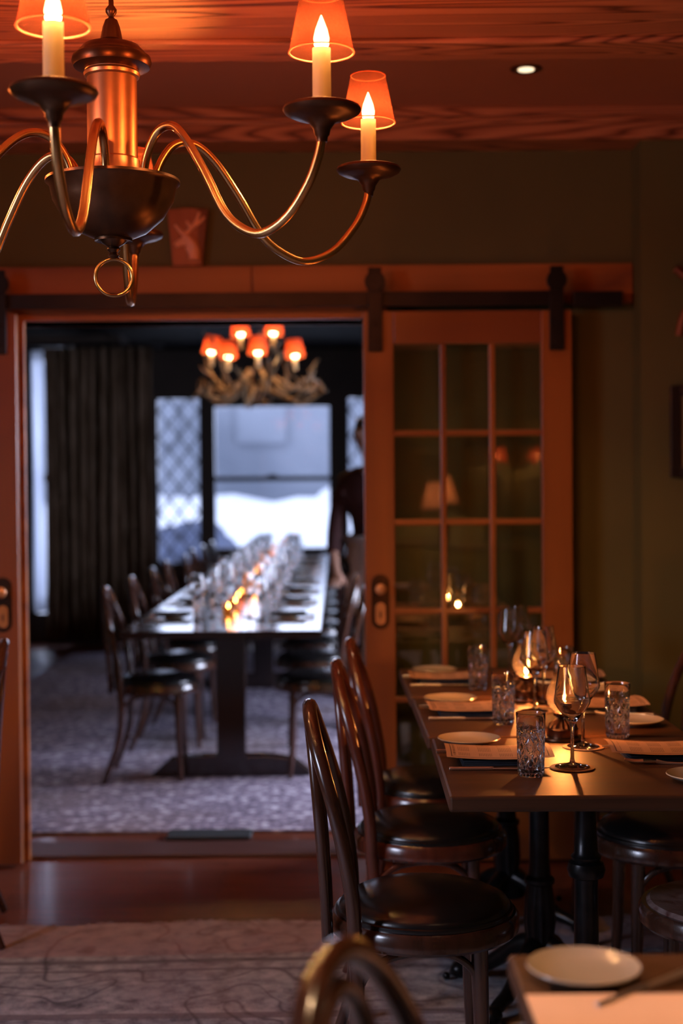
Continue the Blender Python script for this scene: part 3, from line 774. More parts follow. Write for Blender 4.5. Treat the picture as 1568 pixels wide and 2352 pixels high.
# ---------------------------------------------------------------- chairs
def make_chair(name, label, seat='cushion', wood='chair_wood'):
    t = thing(name, label, 'chair'); W = M[wood]
    fr = [(.170, .405), (.197, .405), (.203, .412), (.203, .438), (.196, .448), (.170, .448)]
    obj('seat_frame', G().ring(fr, 48), W, t)
    if seat == 'cushion':
        cu = [(.0, .42), (.176, .42), (.186, .428), (.192, .446), (.190, .456), (.184, .458), (.183, .462), (.178, .470), (.150, .484), (.09, .494), (.0, .498)]
        obj('seat', G().lathe(cu, 48), M['vinyl'], t)
    else:
        obj('seat', G().lathe([(.0, .425), (.172, .425), (.184, .436), (.186, .450), (.178, .456), (.13, .452), (0, .450)], 48), M['patseat'], t)
    # outer hoop
    side = [(-.152, .172, .40), (-.155, .176, .50), (-.170, .178, .60), (-.192, .172, .70), (-.212, .155, .77), (-.230, .118, .83), (-.241, .062, .872), (-.244, 0, .886)]
    pts = side + [(x, -y, z) for x, y, z in side[-2::-1]]
    obj('back_hoop', G().tube(spline(pts, 5), .0155, 12), W, t)
    ins = [(-.208, .085, .405), (-.212, .090, .50), (-.220, .097, .62), (-.228, .094, .72), (-.236, .072, .80), (-.241, .040, .838), (-.243, 0, .852)]
    pts = ins + [(x, -y, z) for x, y, z in ins[-2::-1]]
    obj('inner_hoop', G().tube(spline(pts, 5), .0125, 12), W, t)
    for s in (1, -1):
        p = spline([(-.152, s*.172, .42), (-.148, s*.173, .32), (-.166, s*.180, .18), (-.232, s*.192, 0)], 6)
        obj('leg', G().tube(p, [.0165-.005*i/(len(p)-1) for i in range(len(p))], 12), W, t)
        p = spline([(.105, s*.115, .42), (.108, s*.119, .30), (.112, s*.125, .15), (.122, s*.138, 0)], 6)
        obj('leg', G().tube(p, [.020-.008*i/(len(p)-1) for i in range(len(p))], 12), W, t)
    def brace(a, b_):
        a = Vector(a); b_ = Vector(b_); mid = (a+b_)/2
        top = .398
        p = [a, a.lerp(b_, .08)+Vector((0,0,.045)), a.lerp(b_, .25), mid, a.lerp(b_, .75), b_.lerp(a, .08)+Vector((0,0,.045)), b_]
        p[2] = Vector((p[2].x, p[2].y, top-.008)); p[3] = Vector((mid.x, mid.y, top)); p[4] = Vector((p[4].x, p[4].y, top-.008))
        return G().tube(spline(p, 5), .0085, 10)
    LB, LF, z = (-.150, .172), (.108, .119), .315
    obj('stretcher', brace((LB[0], LB[1], z), (LF[0], LF[1], z)), W, t)
    obj('stretcher', brace((LB[0], -LB[1], z), (LF[0], -LF[1], z)), W, t)
    obj('stretcher', brace((LF[0], LF[1], z), (LF[0], -LF[1], z)), W, t)
    obj('stretcher', brace((LB[0], LB[1], z), (LB[0], -LB[1], z)), W, t)
    return t
CZ0 = .009
ch = make_chair('bentwood_chair', 'x')
ch2 = make_chair('bentwood_chair', 'x', wood='chair_wood2')
stool = make_chair('bentwood_chair', 'x', seat='pattern')
GF = 'bentwood chairs around the front tables'
place(ch, 'c', (.185, 3.05, CZ0), R(0), 'black seated bentwood chair at the left of the nearest set dining table', GF)
place(ch2, 'c2', (.243, 3.76, CZ0), R(-2), 'reddish bentwood chair second in the row left of the set tables', GF)
place(ch2, 'c2', (.285, 4.31, CZ0), R(-3), 'reddish bentwood chair farthest in the row, nearest the barn door', GF)
place(ch, 'c', (.222, 1.325, CZ0), R(-20), 'blurred bentwood chair back in the foreground at the bottom edge', GF)
place(ch, 'c', (.865, 3.70, CZ0), R(180), 'black seated bentwood chair right of the tables, behind the patterned seat', GF)
place(ch, 'c', (.860, 4.30, CZ0), R(180), 'bentwood chair whose back leans at the right edge by the farthest set table', GF)
place(ch, 'c', (-1.262, 4.33, CZ0), R(192), 'bentwood chair just showing at the left edge before the left barn door', GF)
place(stool, 's', (.855, 3.06, CZ0), R(180), 'bentwood chair with a worn patterned wooden seat at the lower right', GF)

# ---------------------------------------------------------------- front tables
def make_table(label):
    t = thing('cafe_table', label, 'table')
    obj('tabletop', G().box(-.318, .318, -.325, .325, .718, .75), M['table_wood'], t, smooth=False, bevel=.006)
    pr = [(.0, .08), (.055, .08), (.06, .10), (.050, .125), (.040, .14), (.036, .16), (.041, .20), (.038, .26), (.034, .30), (.040, .305), (.040, .315), (.030, .325),
          (.027, .36), (.026, .48), (.026, .50), (.038, .505), (.042, .52), (.038, .535), (.030, .54), (.033, .548), (.026, .556), (.023, .60), (.021, .69), (.05, .70), (.055, .712), (0, .712)]
    def flute(r, z, a): return r*(1+.05*math.cos(a*12)) if .13 < z < .30 else r
    obj('column', G().lathe(pr, 48, fn=flute), M['cast_iron'], t)
    obj('top_bracket', G().box(-.20, .20, -.02, .02, .700, .718).box(-.02, .02, -.20, .20, .700, .718), M['cast_iron'], t, smooth=False, bevel=.004)
    for k in range(4):
        a = R(45+90*k+8); c, s = math.cos(a), math.sin(a)
        p = [(c*r_, s*r_, z) for r_, z in ((.03, .14), (.07, .125), (.12, .085), (.17, .052), (.215, .040), (.245, .028))]
        f = G().tube(spline(p, 5), [.026-.010*i/25 for i in range(26)], 12)
        f.sphere((c*.25, s*.25, .0235), .0235, 8, (1.15, 1.15, .98))
        for dd in (-.35, 0, .35):
            f.sphere((math.cos(a+dd*.4)*.272, math.sin(a+dd*.4)*.272, .012), .011, 6)
        obj('foot', f, M['cast_iron'], t)
    return t
tb = make_table('x')
GT = 'square dining tables in the front room'
place(tb, 't', (.540, 3.085, CZ0), R(-.8), 'dark square table nearest of the three set with wine glasses', GT)
place(tb, 't', (.534, 3.758, CZ0), R(.3), 'middle one of the three dark tables set with wine glasses', GT)
place(tb, 't', (.527, 4.422, CZ0), R(.2), 'farthest of the three set dark tables, beside the barn door', GT)
place(tb, 't', (.535, 1.500, CZ0), 0, 'dark table at the bottom right corner with blurred plate', GT)

# ---------------------------------------------------------------- tableware
TZ = .75+CZ0
def make_wine():
    t = thing('wine_glass', 'x', 'glass')
    out = [(.0, .0), (.035, .0), (.037, .0012), (.036, .0022), (.020, .0045), (.006, .010), (.0042, .02), (.0036, .05), (.0040, .085), (.008, .095), (.026, .118), (.038, .136), (.0395, .142), (.038, .150), (.0285, .216)]
    inn = [(.0277, .2165), (.0276, .216), (.0368, .150), (.0380, .142), (.0365, .1375), (.025, .120), (.008, .100), (.0, .098)]
    obj('glass_body', G().lathe(out+inn, 40), M['glass'], t)
    return t
def make_tumbler():
    t = thing('tumbler', 'x', 'glass')
    H = .132
    def cut(r, z, a):
        if z < .010 or z > .096 or r < .027: return r
        u = a*9/(2*PI); v = z/.021
        d = min(abs(((u+v/2) % 1)-.5), abs(((u-v/2) % 1)-.5))
        return r - .0032*max(0, 1-d*5.5)
    out = [(.0, 0), (.024, 0), (.0265, .003)] + [(.0275+.0035*z/H, z) for z in [.010+.0030*i for i in range(30)]] + [(.0302, .108), (.031, H)]
    inn = [(.0298, H+.0006), (.0288, H-.002), (.0282, .108), (.0262, .016), (.020, .010), (.0, .010)]
    obj('glass_body', G().lathe(out+inn, 108, fn=cut), M['glass'], t)
    obj('water', G().lathe([(.0, .0097), (.0203, .0097), (.0266, .0158), (.0284, .100), (.0, .100)], 32), M['water'], t)
    return t
def make_plate(r=.074):
    t = thing('side_plate', 'x', 'plate')
    p = [(.0, .0), (r*.55, .0), (r*.58, .003), (r*.80, .006), (r*.97, .0125), (r, .0145), (r*.985, .0165), (r*.95, .0150), (r*.80, .0095), (r*.62, .0062), (.0, .0058)]
    obj('plate_body', G().lathe(p, 56), M['plate'], t)
    return t
def make_coaster():
    o = obj('coaster', G().lathe([(.0, 0), (.046, 0), (.0475, .0008), (.0475, .0024), (.046, .003), (.0, .003)], 48), M['coaster'])
    return tag(o, 'x', 'coaster')
def make_menu():
    g = G(); nx, ny = 20, 14; w, d = .232, .165; vs = []
    for j in range(ny+1):
        for i in range(nx+1):
            u = i/nx-.5; v = j/ny-.5
            vs.append((u*w, v*d, .010+.012*math.cos(v*PI)*.6+.006*u*u*4-.006))
    top = [tuple(p) for p in vs]; bot = [(x, y, z-.0006) for x, y, z in vs]; n = len(top)
    fs = []
    for j in range(ny):
        for i in range(nx):
            a = j*(nx+1)+i; fs.append((a, a+1, a+nx+2, a+nx+1)); fs.append((n+a, n+a+nx+1, n+a+nx+2, n+a+1))
    g.add(top+bot, fs)
    return tag(obj('menu_card', g, M['menu']), 'x', 'menu')
def make_napkin():
    g = G()
    g.box(-.085, .085, -.062, .062, 0, .004).box(-.083, .083, -.060, .061, .0042, .008).box(-.084, .080, -.061, .058, .0082, .0120)
    o = obj('napkin', g, M['napkin'], bevel=.0018)
    return tag(o, 'x', 'napkin')
def make_knife():
    g = G()
    p = spline([(-.105, 0, .0042), (-.06, 0, .0042), (-.01, 0, .0042)], 6)
    g.tube(p, [.0042, .0048]+[.0042]*10+[.0034], 8)
    g.prism([(-.012, -.004), (.06, -.010), (.095, -.0085), (.112, .004), (.10, .006), (-.012, .004)], 'z', .0034, .0052)
    o = obj('table_knife', g, M['steel'], bevel=.0005)
    return tag(o, 'x', 'knife')
def make_fork():
    g = G()
    g.tube(spline([(-.105, 0, .004), (-.04, 0, .0035), (.02, 0, .0035), (.045, 0, .007)], 6), [.0036+.0008*math.cos(i*.35) for i in range(19)], 8, flat=.6)
    g.prism([(.04, -.004), (.058, -.0115), (.075, -.012), (.075, .012), (.058, .0115), (.04, .004)], 'z', .0058, .0078)
    for k in range(4):
        y = -.0098+.0065*k
        g.tube(spline([(.072, y, .0068), (.09, y, .0062), (.112, y, .0095)], 4), [.0018]*6+[.0014]*3, 6)
    o = obj('table_fork', g, M['steel'])
    return tag(o, 'x', 'fork')
def make_oil_lamp():
    t = thing('oil_lamp', 'x', 'lamp')
    base = [(.0, 0), (.050, 0), (.0525, .003), (.052, .007), (.049, .008), (.037, .008), (.037, .024), (.0385, .026), (.036, .030), (.0, .030)]
    obj('base', G().lathe(base, 40), M['lamp_metal'], t)
    bn = [(.036, .029), (.030, .038), (.020, .046), (.014, .050), (.013, .054), (.020, .058), (.021, .064), (.018, .066), (.012, .067), (0, .067)]
    def rib(r, z, a): return r*(1+.09*math.cos(a*18)) if .03 < z < .062 else r
    obj('burner', G().lathe([(.0, .0295)]+bn, 72, fn=rib), M['lamp_metal'], t)
    chm = [(.019, .066), (.026, .072), (.036, .087), (.0385, .103), (.035, .122), (.026, .140), (.021, .150), (.022, .158)]
    g = G().lathe(chm, 40); g.f = [f for f in g.f if len(f) == 4]
    obj('glass_chimney', g, M['chimney'], t)
    fl = G().lathe([(.0, .070), (.0035, .073), (.0052, .080), (.0040, .090), (.0016, .100), (.0, .104)], 14)
    obj('flame', fl, M['flame'], t)
    return t
wine, tumb, plate, coas, menu, napk, knif, fork, lampo = make_wine(), make_tumbler(), make_plate(), make_coaster(), make_menu(), make_napkin(), make_knife(), make_fork(), make_oil_lamp()

for (x, y, l, cl) in [
    (.503, 3.035, 'empty wine glass at the front of the nearest set table, on a round coaster', 'round coaster under the wine glass nearest the front'),
    (.568, 3.275, 'empty wine glass on a round coaster just behind the frontmost wine glass', 'round coaster under the second wine glass beside the oil lamp'),
    (.530, 3.800, 'wine glass on the middle table right of the cut glass tumbler', 'coaster under the left wine glass on the middle table'),
    (.572, 3.930, 'wine glass on the middle table half behind another wine glass', 'coaster under the right wine glass on the middle table'),
    (.548, 4.500, 'tallest looking wine glass on the farthest set table', 'coaster under the left wine glass on the farthest set table'),
    (.590, 4.600, 'wine glass at the back of the farthest set table, right of its neighbour', 'coaster under the right wine glass on the farthest set table')]:
    place(coas, 'coas', (x, y, TZ), 0, cl, 'coasters on the set tables')
    place(wine, 'wine', (x, y, TZ+.003), 0, l, 'wine glasses on the set tables')
for i, (x, y, l) in enumerate([
    (.404, 2.960, 'cut glass tumbler of water nearest the front, left of the wine glass'),
    (.424, 3.615, 'cut glass tumbler of water on the middle set table'),
    (.422, 4.240, 'cut glass tumbler of water on the farthest set table'),
    (.672, 3.400, 'cut glass tumbler of water at the right side of the nearest set table'),
    (.668, 4.180, 'small looking tumbler half hidden behind the wine glasses on the farthest table')]):
    place(tumb, 'tumb', (x, y, TZ), .3*i, l, 'water tumblers on the set tables')
for (x, y, l) in [
    (.310, 3.335, 'round side plate at the left edge of the nearest set table'),
    (.318, 3.985, 'round side plate at the left edge of the middle set table'),
    (.318, 4.620, 'round side plate on the farthest set table'),
    (.752, 3.585, 'round side plate at the right of the middle set table, behind the right tumbler'),
    (.748, 4.170, 'round side plate at the right side of the farthest set table'),
    (.745, 2.890, 'side plate cut off by the right edge, before the right menu')]:
    place(plate, 'plate', (x, y, TZ), 0, l, 'side plates on the set tables')
SET = [(.355, 3.125, 1, 'left side of the nearest set table'), (.355, 3.790, 1, 'left side of the middle set table'), (.340, 4.425, 1, 'left side of the farthest set table'),
       (.722, 3.160, -1, 'right side of the nearest set table'), (.715, 3.840, -1, 'right side of the middle set table'), (.712, 4.420, -1, 'right side of the farthest set table')]
for i, (x, y, s, l) in enumerate(SET):
    place(napk, 'napk', (x, y, TZ), 0 if s > 0 else PI, 'dark folded napkin under the menu, '+l, 'napkins on the set tables')
    place(menu, 'menu', (x, y+.012, TZ+.0125), R((-2, 3, 0, -4, 2, -3)[i])+(0 if s > 0 else PI), 'printed menu card lying on a napkin, '+l, 'menu cards on the set tables')
    if s > 0:
        place(knif, 'knif', (x-.012, y-.105, TZ), 0, 'table knife in front of the menu, '+l, 'knives on the set tables')
        place(fork, 'fork', (x-.025, y+.098, TZ), 0, 'table fork behind the menu, '+l, 'forks on the set tables')
    else:
        place(knif, 'knif', (x+.0, y+.112, TZ), PI, 'table knife behind the menu, '+l, 'knives on the set tables')
        place(fork, 'fork', (x+.012, y-.100, TZ), PI+R(-12), 'table fork in front of the menu, '+l, 'forks on the set tables')
for i, (x, y, l) in enumerate([(.538, 3.385, 'lit oil lamp with a round amber chimney behind the front wine glasses'), (.535, 4.005, 'lit oil lamp on the middle set table behind the tumbler')]):
    if i: 
        tag(obj('saucer', G().lathe([(.0, 0), (.035, 0), (.052, .006), (.053, .009), (.050, .009), (.035, .004), (0, .004)], 40), M['terracotta']), 'terracotta saucer under the oil lamp on the middle set table', 'saucer').location = (x, y, TZ)
    o = place(lampo, 'lampo', (x, y, TZ+(.004 if i else 0)), 0, l, 'oil lamps on the set tables')
    point('lamp_flame_light', (x, y, TZ+.092), CANDLE_W, FLAME, .006)
# foreground table setting
big = make_plate(.070)
big.name = 'side_plate'; big['label'] = 'large blurred pale plate on the table at the bottom right corner'; big.location = (.300, 1.735, TZ)
g = G().add([(-.16, -.25, .006), (.16, -.25, .006), (.16, .0, .008), (-.16, .0, .008), (-.16, -.25, .0052), (.16, -.25, .0052), (.16, .0, .0072), (-.16, .0, .0072)],
      [(0,1,2,3), (7,6,5,4), (0,4,5,1), (1,5,6,2), (2,6,7,3), (3,7,4,0)])
o = tag(obj('menu_card', g, simple('plain_menu_back', (.85, .55, .40), .7, var=.05), smooth=False), 'blurred cream menu sheet at the bottom right corner', 'menu'); o.location = (.378, 1.655, TZ)
dup(knif, (.372, 1.685, TZ+.004), R(42), 'blurred table knife between the foreground plate and menu sheet', 'knives on the set tables')

# ---------------------------------------------------------------- rugs
def rug(name, x0, x1, y0, y1, mat, label, rz=0.0, th=.009):
    random.seed(3); g = G(); n = 90
    top = []; 
    def edge(i): return .012*math.sin(i*.35)+.008*math.sin(i*1.3+1)+random.uniform(-.003,.003)
    far = [(x0+(x1-x0)*i/n, y1+edge(i)) for i in range(n+1)]
    near = [(x1-(x1-x0)*i/n, y0) for i in range(n+1)]
    g.prism(far[::-1]+near[::-1], 'z', 0.0005, th)
    t = obj(name, g, mat, smooth=False); tag(t, label, 'rug')
    fr = G()
    for i in range(260):
        x = random.uniform(x0, x1); ii = (x-x0)/(x1-x0)*n
        y = y1+.012*math.sin(ii*.35)+.008*math.sin(ii*1.3+1); L = random.uniform(.008, .03); dx = random.uniform(-.03, .03)
        fr.tube([(x, y-.006, .007), (x+dx*.4, y+L*.6, .008), (x+dx, y+L, .003)], .0014, 4)
    o = obj('fringe', fr, mat, t); o['kind'] = 'stuff'
    t.rotation_euler = (0, 0, rz)
    return t
rug('rug', -2.6, 2.6, -1.6, 4.44, M['rug_front'], 'faded grey and pink patterned rug under the front tables', R(1.2))
r2 = rug('rug', -2.2, 1.7, 5.62, 11.9, M['rug_back'], 'faded blue mauve patterned rug under the banquet table', 0, .011)
# the hem on the near edge of the banquet rug
tag(obj('floor_mat', G().box(-.665, -.335, 5.465, 5.60, .0105, .024), M['grate'], smooth=False, bevel=.006), 'small black mat lying at the edge of the banquet room rug', 'mat')

# ---------------------------------------------------------------- banquet table
BZ = .011
t = thing('banquet_table', 'long dark banquet table set with glasses in the far room', 'table', (-.4975, 9.7, BZ))
L0, L1 = 6.09-9.7, 13.25-9.7
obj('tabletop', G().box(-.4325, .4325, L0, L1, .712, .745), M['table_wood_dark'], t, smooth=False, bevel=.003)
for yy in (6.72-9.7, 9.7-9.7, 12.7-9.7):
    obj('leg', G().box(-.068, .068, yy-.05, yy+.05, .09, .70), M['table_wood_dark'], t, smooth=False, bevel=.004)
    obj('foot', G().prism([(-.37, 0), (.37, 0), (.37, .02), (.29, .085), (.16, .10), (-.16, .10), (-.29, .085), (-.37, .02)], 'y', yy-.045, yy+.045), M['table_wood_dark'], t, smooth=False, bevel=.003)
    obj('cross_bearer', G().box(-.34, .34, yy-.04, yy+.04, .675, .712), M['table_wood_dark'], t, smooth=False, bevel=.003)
BT = .745+BZ
seatsY = [6.72+.84*i for i in range(8)]
ORD = ['nearest', 'second', 'third', 'fourth', 'fifth', 'sixth', 'seventh', 'farthest']
GB = 'bentwood chairs along the banquet table'
random.seed(11)
for i, y in enumerate(seatsY):
    place(ch, 'c', (-.845+random.uniform(-.02,.02), y, BZ), R(random.uniform(-4,4)), ORD[i]+' bentwood chair on the left side of the banquet table', GB)
    place(ch, 'c', (-.115+random.uniform(-.02,.02), y+.03, BZ), PI+R(random.uniform(-4,4)), ORD[i]+' bentwood chair on the right side of the banquet table', GB)
def make_votive():
    t = thing('votive_candle', 'x', 'candle')
    c = [(.024, .0), (.030, .004), (.033, .035), (.031, .060)]
    obj('glass_cup', G().lathe([(0, 0)]+c+[(r-.002, z) for r, z in c[::-1]]+[(0, .004)], 20), M['chimney'], t)
    obj('wax', G().lathe([(.0, .005), (.022, .005), (.022, .022), (0, .022)], 16), M['candle'], t)
    obj('flame', G().lathe([(.0, .032), (.0028, .037), (.0030, .042), (.0015, .048), (0, .051)], 10), M['flame_far'], t)
    return t
vot = make_votive()
for i, y in enumerate(seatsY):
    for s, side in ((-1, 'left'), (1, 'right')):
        w_ = ORD[i]+' setting, '+side+' side of the banquet table'
        ex = -.4975+s*.4325
        jx, jy = random.uniform(-.01, .01), random.uniform(-.02, .02)
        dup(plate, (ex-s*.16+jx, y+s*.0+jy, BT), 0, 'plate at the '+w_, 'plates on the banquet table')
        dup(napk, (ex-s*.16+jx, y+jy, BT+.0170), 0, 'dark napkin on the plate at the '+w_, 'napkins on the banquet table')
        dup(wine, (ex-s*.285+jx, y-.13+jy, BT), 0, 'wine glass at the '+w_+', nearer one', 'wine glasses on the banquet table')
        dup(wine, (ex-s*.345+jx, y+.02+jy, BT), 0, 'wine glass at the '+w_+', middle one', 'wine glasses on the banquet table')
        dup(tumb, (ex-s*.265+jx, y+.16+jy, BT), 0, 'water tumbler at the '+w_, 'tumblers on the banquet table')
        dup(knif, (ex-s*.14, y-.115*s*-1+jy, BT), 0 if s < 0 else PI, 'knife at the '+w_, 'knives on the banquet table')
        dup(fork, (ex-s*.14, y-.115*s+jy, BT), 0 if s < 0 else PI, 'fork at the '+w_, 'forks on the banquet table')
cy = [6.55+.34*i for i in range(19)]
cy = [6.92+.36*i for i in range(17)]
vg = 'votive candles down the middle of the banquet table'
for i, y in enumerate(cy):
    o = place(vot, 'vot', (-.4975+random.uniform(-.035,.035), y, BT), 0, 'lit votive candle in the row down the middle of the banquet table', vg)
for y in (6.9, 8.2, 9.6, 11.0): point('votive_light', (-.4975, y, BT+.09), .12, FLAME, .02)

# antler chandelier
AC = Vector((-.47, 9.0, 2.02))
t = thing('antler_chandelier', 'antler chandelier with small red shades over the banquet table', 'chandelier', tuple(AC))
random.seed(21)
for k in range(16):
    a0 = k*2*PI/16+random.uniform(-.2,.2); g = G()
    r0, r1 = random.uniform(.04,.12), random.uniform(.33,.47); z0 = random.uniform(-.02,.12); z1 = z0+random.uniform(-.14,.22)
    P0 = [(r0, z0), ((r0+r1)/2, z0-.10+random.uniform(-.04,.04)), (r1*.92, (z0+z1)/2-.02), (r1, z1)]
    tw = random.uniform(-.7,.7); path = []
    for i, (r_, z_) in enumerate(P0): a = a0+tw*i/3; path.append((r_*math.cos(a), r_*math.sin(a), z_))
    sp = spline(path, 6); g.tube(sp, [.016-.011*i/(len(sp)-1) for i in range(len(sp))], 8)
    for j in (6, 10, 14):
        b0 = sp[j]; d = Vector((random.uniform(-.5,.5), random.uniform(-.5,.5), random.uniform(.3,1))).normalized()*random.uniform(.08,.15)
        q_ = spline([b0, b0+d*.5+Vector((d.y*.2, -d.x*.2, 0)), b0+d], 4); g.tube(q_, [.011-.008*i/(len(q_)-1) for i in range(len(q_))], 6)
    obj('antler', g, M['antler'], t)
obj('hanging_rod', G().lathe([(0, 0), (.03, .0), (.03, .02), (.008, .03), (.008, .69), (.06, .70), (.06, 2.75-2.02), (0, 2.75-2.02)], 16), M['black_iron'], t)
SH = [(-.30, -.05, .20, 8), (-.125, .10, .325, -6), (.085, .05, .325, 5), (.0, -.20, .18, 0), (.225, -.08, .17, -5), (-.22, .28, .2, 0)]
for (x, y, z, tl) in SH:
    s_ = obj('lamp_shade', G().ring([(.060, 0), (.062, 0), (.048, .108), (.046, .108)], 24), M['shade_far'], t)
    s_.location = (x, y, z); s_.rotation_euler = (R(-6), R(tl), 0)
    bb = obj('bulb', G().sphere((0,0,.018), .020, 8, (1,1,1.3)), M['bulb_far'], t); bb.location = (x, y, z)
    cc = obj('candle_sleeve', G().lathe([(0, -.08), (.013, -.08), (.012, .01), (0, .01)], 12), M['candle'], t); cc.location = (x, y, z)
    p_ = point('antler_lamp', (x, y, z+.03), 3, WARM, .02); p_.parent = t

# curtains
def drape(name, x0, x1, y, z0, z1, folds, depth, mat, label, top_in=0.0):
    n = folds*10; g = G(); rows = 14; vs = []
    random.seed(5); ph = [random.uniform(0, 6) for _ in range(6)]
    for j in range(rows+1):
        v = j/rows
        for i in range(n+1):
            u = i/n; x = x0+(x1-x0)*u
            yy = y+depth*math.sin(u*folds*2*PI+.5*math.sin(ph[0]+v*2))*(.55+.45*(1-v))+depth*.4*math.sin(u*folds*.7*2*PI+ph[1])
            vs.append((x+.01*math.sin(u*9+v*3), yy, z0+(z1-z0)*v))
    m = len(vs); g.add(vs, [(j*(n+1)+i, j*(n+1)+i+1, (j+1)*(n+1)+i+1, (j+1)*(n+1)+i) for j in range(rows) for i in range(n)])
    o = obj(name, g, mat, angle=80); s = o.modifiers.new('solid', 'SOLIDIFY'); s.thickness = .004
    return tag(o, label, 'curtain')
drape('curtain', -2.54, -1.60, 12.50, .06, 2.62, 11, .05, M['curtain'], 'dark brown striped floor length curtain left of the lattice window')
drape('sheer_curtain', -2.665, -2.555, 12.54, .30, 2.60, 3, .02, M['sheer'], 'bright white sheer curtain strip at the far left')
g = G().tube([(-2.8, 12.5, 2.64), (-1.5, 12.5, 2.64)], .016, 12)
tag(obj('curtain_rod', g, M['black_iron']), 'black rod carrying the brown curtain', 'curtain rod')

# ---------------------------------------------------------------- person
def skin_mesh(name, joints, edges, mat, parent, sub=2, root=0):
    me = bpy.data.meshes.new(name); me.from_pydata([j[0] for j in joints], edges, []); me.materials.append(mat)
    o = bpy.data.objects.new(name, me); COL.objects.link(o)
    if parent: o.parent = parent
    o.modifiers.new('skin', 'SKIN').use_smooth_shade = True
    if not me.skin_vertices:
        bm = bmesh.new(); bm.from_mesh(me); bm.verts.layers.skin.verify(); bm.to_mesh(me); bm.free()
    for v, j in zip(me.skin_vertices[0].data, joints):
        r_ = j[1]; v.radius = r_ if isinstance(r_, tuple) else (r_, r_)
    me.skin_vertices[0].data[root].use_root = True
    s = o.modifiers.new('sub', 'SUBSURF'); s.levels = sub; s.render_levels = sub
    return o
pr = thing('person', 'person in a maroon shirt and grey apron standing by the banquet table', 'person', (.235, 8.0, BZ), R(-112))
# local: person faces +X
J = [((0,0,.95), (.10,.15)), ((.0,0,1.10), (.095,.135)), ((.02,0,1.27), (.105,.16)), ((.045,0,1.40), (.08,.13)), ((.075,0,1.48), .052), ((.10,0,1.545), .052),
     ((.125,0,1.60), (.085,.072)), ((.130,0,1.665), (.090,.075)), ((.125,0,1.715), (.05,.045)),
     ((.03,.175,1.385), .055), ((.07,.215,1.22), .043), ((.115,.215,1.09), .038), ((.19,.20,.985), .031), ((.225,.17,.90), .023), 
     ((.03,-.175,1.385), .055), ((.05,-.215,1.22), .043), ((.08,-.225,1.09), .038), ((.16,-.20,.98), .031), ((.20,-.17,.89), .023),
     ((.0,.09,.86), .088), ((.01,.10,.50), .058), ((-.02,.10,.10), .038), ((.09,.11,.035), .036),
     ((.0,-.09,.86), .088), ((.01,-.10,.50), .058), ((-.02,-.10,.10), .038), ((.09,-.11,.035), .036),
     ((.235,.155,.865), (.022,.036)), ((.21,-.155,.855), (.022,.036)), ((.205,0,1.625), .016)]
E = [(0,1),(1,2),(2,3),(3,4),(4,5),(5,6),(6,7),(7,8),(3,9),(9,10),(10,11),(11,12),(12,13),(3,14),(14,15),(15,16),(16,17),(17,18),(0,19),(19,20),(20,21),(21,22),(0,23),(23,24),(24,25),(25,26),(13,27),(18,28),(6,29)]
# five fingers on each hand
def fingers(base, s, wrist):
    for k, (dy, ln) in enumerate(((-.024,.062), (-.008,.072), (.008,.068), (.022,.054))):
        b0 = len(J); J.append(((base[0]+.012, base[1]+dy, base[2]), .0095)); E.append((wrist, b0))
        J.append(((base[0]+.012+ln*.5, base[1]+dy*1.15, base[2]-.012), .0085)); E.append((b0, b0+1))
        J.append(((base[0]+.012+ln*.8, base[1]+dy*1.15, base[2]-.036), .007)); E.append((b0+1, b0+2))
    b0 = len(J); J.append(((base[0]-.01, base[1]-s*.034, base[2]-.006), .011)); E.append((wrist, b0))
    J.append(((base[0]+.022, base[1]-s*.052, base[2]-.022), .009)); E.append((b0, b0+1))
fingers((.235,.155,.855), 1, 27); fingers((.21,-.155,.845), -1, 28)
TORSO = (0,1,2,3,9,10,11,14,15,16,19,20,23,24)
JB = [(p, tuple(x*.8 for x in (r_ if isinstance(r_, tuple) else (r_, r_)))) if i in TORSO else (p, r_) for i, (p, r_) in enumerate(J)]
skin_mesh('body', JB, E, M['skin'], pr, 2)
def pick(idx, grow, mat, name, edges, sub=2, over=None):
    jj = []
    for i in idx:
        p, r_ = J[i]; r_ = r_ if isinstance(r_, tuple) else (r_, r_)
        jj.append((p, (r_[0]+grow, r_[1]+grow)))
    mp_ = {i: k for k, i in enumerate(idx)}
    return skin_mesh(name, jj, [(mp_[a], mp_[b]) for a, b in edges], mat, pr, sub)
pick([0,1,2,3,4,9,10,11,12,14,15,16,17], .012, M['shirt'], 'shirt', [(0,1),(1,2),(2,3),(3,4),(3,9),(9,10),(10,11),(11,12),(3,14),(14,15),(15,16),(16,17)])
pick([0,19,20,21,23,24,25], .014, M['trousers'], 'trousers', [(0,19),(19,20),(20,21),(0,23),(23,24),(24,25)])
sh = G()
for s in (1, -1): sh.sphere((.045, s*.105, .035), .05, 10, (2.3, .85, .7))
obj('shoes', sh, M['trousers'], pr)
hr = G(); n = 16
hr.sphere((.115, 0, 1.675), .098, 14, (1.0, .86, .98))
for i, (x, y, z) in enumerate(hr.v):
    if x > .155 and z < 1.70: hr.v[i] = (.15, y*.9, max(z, 1.66))
    elif z < 1.60: hr.v[i] = (min(x, .09), y, 1.60)
obj('hair', hr, M['hair'], pr)
ft = G()
for s in (1, -1):
    ft.sphere((.196, s*.032, 1.655), .011, 6); ft.sphere((.125, s*.083, 1.645), .022, 8, (.7, .35, 1.2))
ft.sphere((.202, 0, 1.585), .018, 8, (.5, 1.2, .35))
obj('facial_features', ft, M['skin'], pr)
ap = G(); n = 24; rows = 10; vs = []
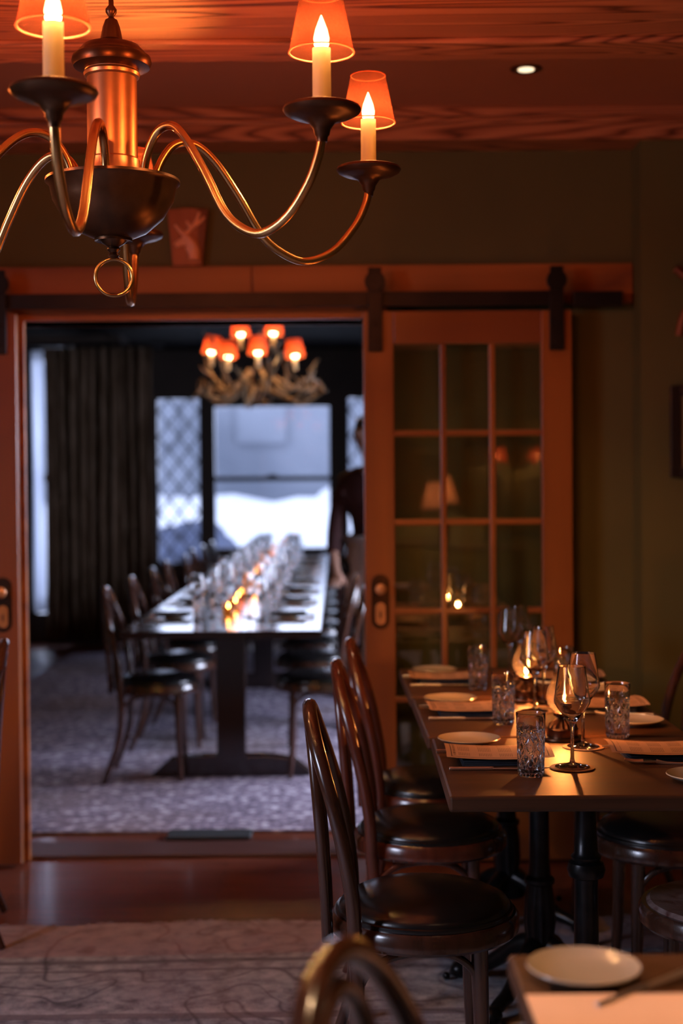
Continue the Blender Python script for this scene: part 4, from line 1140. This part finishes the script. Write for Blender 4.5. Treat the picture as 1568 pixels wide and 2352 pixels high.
for j in range(rows+1):
    v = j/rows; z = .49+(1.09-.49)*v
    for i in range(n+1):
        a = -1.9+3.8*i/n; k = 1+.14*(1-v)+.03*math.sin(a*6)*(1-v)
        vs.append((.128*k*math.cos(a)+.01, .172*k*math.sin(a), z))
ap.add(vs, [(j*(n+1)+i, j*(n+1)+i+1, (j+1)*(n+1)+i+1, (j+1)*(n+1)+i) for j in range(rows) for i in range(n)])
ap.tube([(.135*math.cos(a)+.01, .178*math.sin(a), 1.07) for a in [2*PI*i/28 for i in range(28)]], .012, 8, closed=True)
o = obj('apron', ap, M['apron'], pr); s_ = o.modifiers.new('solid', 'SOLIDIFY'); s_.thickness = .006

# ---------------------------------------------------------------- things behind the viewpoint, seen in the door glass
t = thing('console_table', 'dark console table against the wall behind the viewpoint', 'table', (.95, -2.62, 0))
obj('tabletop', G().box(-.75, .75, -.2, .2, .82, .86), M['table_wood'], t, smooth=False, bevel=.004)
for sx in (-.7, .7):
    for sy in (-.16, .16): obj('leg', G().box(sx-.025, sx+.025, sy-.025, sy+.025, 0, .82), M['table_wood'], t, smooth=False, bevel=.003)
t = thing('table_lamp', 'table lamp with a glowing cream shade on the console table', 'lamp', (.965, -2.62, .86))
obj('base', G().lathe([(0,0), (.07,0), (.075,.015), (.03,.04), (.05,.12), (.06,.2), (.02,.30), (.012,.36), (0,.36)], 32), M['brass_dark'], t)
obj('lamp_shade', G().ring([(.185,.36), (.187,.36), (.115,.60), (.113,.60)], 40), M['shade_cream'], t)
obj('bulb', G().sphere((0,0,.46), .03, 10), M['bulb_far'], t)
pt = point('table_lamp_light', (0,0,.46), 24, (1.0,.5,.24), .04); pt.parent = t
for i, x in enumerate((1.55, 1.90)):
    t = thing('wall_sconce', ('wall sconce with a red shade nearer the table lamp' if i == 0 else 'wall sconce with a red shade farther from the table lamp'), 'lamp', (x, -2.90, 1.60))
    obj('arm', G().tube(spline([(0,-.1,-.1), (0,-.03,-.12), (0,0,-.06), (0,0,.03)], 6), .008, 10).lathe([(0,-.01),(.03,-.01),(.03,0),(0,0)], 20, (0,-.088,-.1)), M['brass'], t)
    obj('lamp_shade', G().ring([(.075,.02), (.077,.02), (.05,.15), (.048,.15)], 32), M['shade_far'], t)
    obj('bulb', G().sphere((0,0,.07), .018, 8), M['bulb_far'], t)
    p_ = point('sconce_light', (0,0,.07), 5, WARM, .02); p_.parent = t
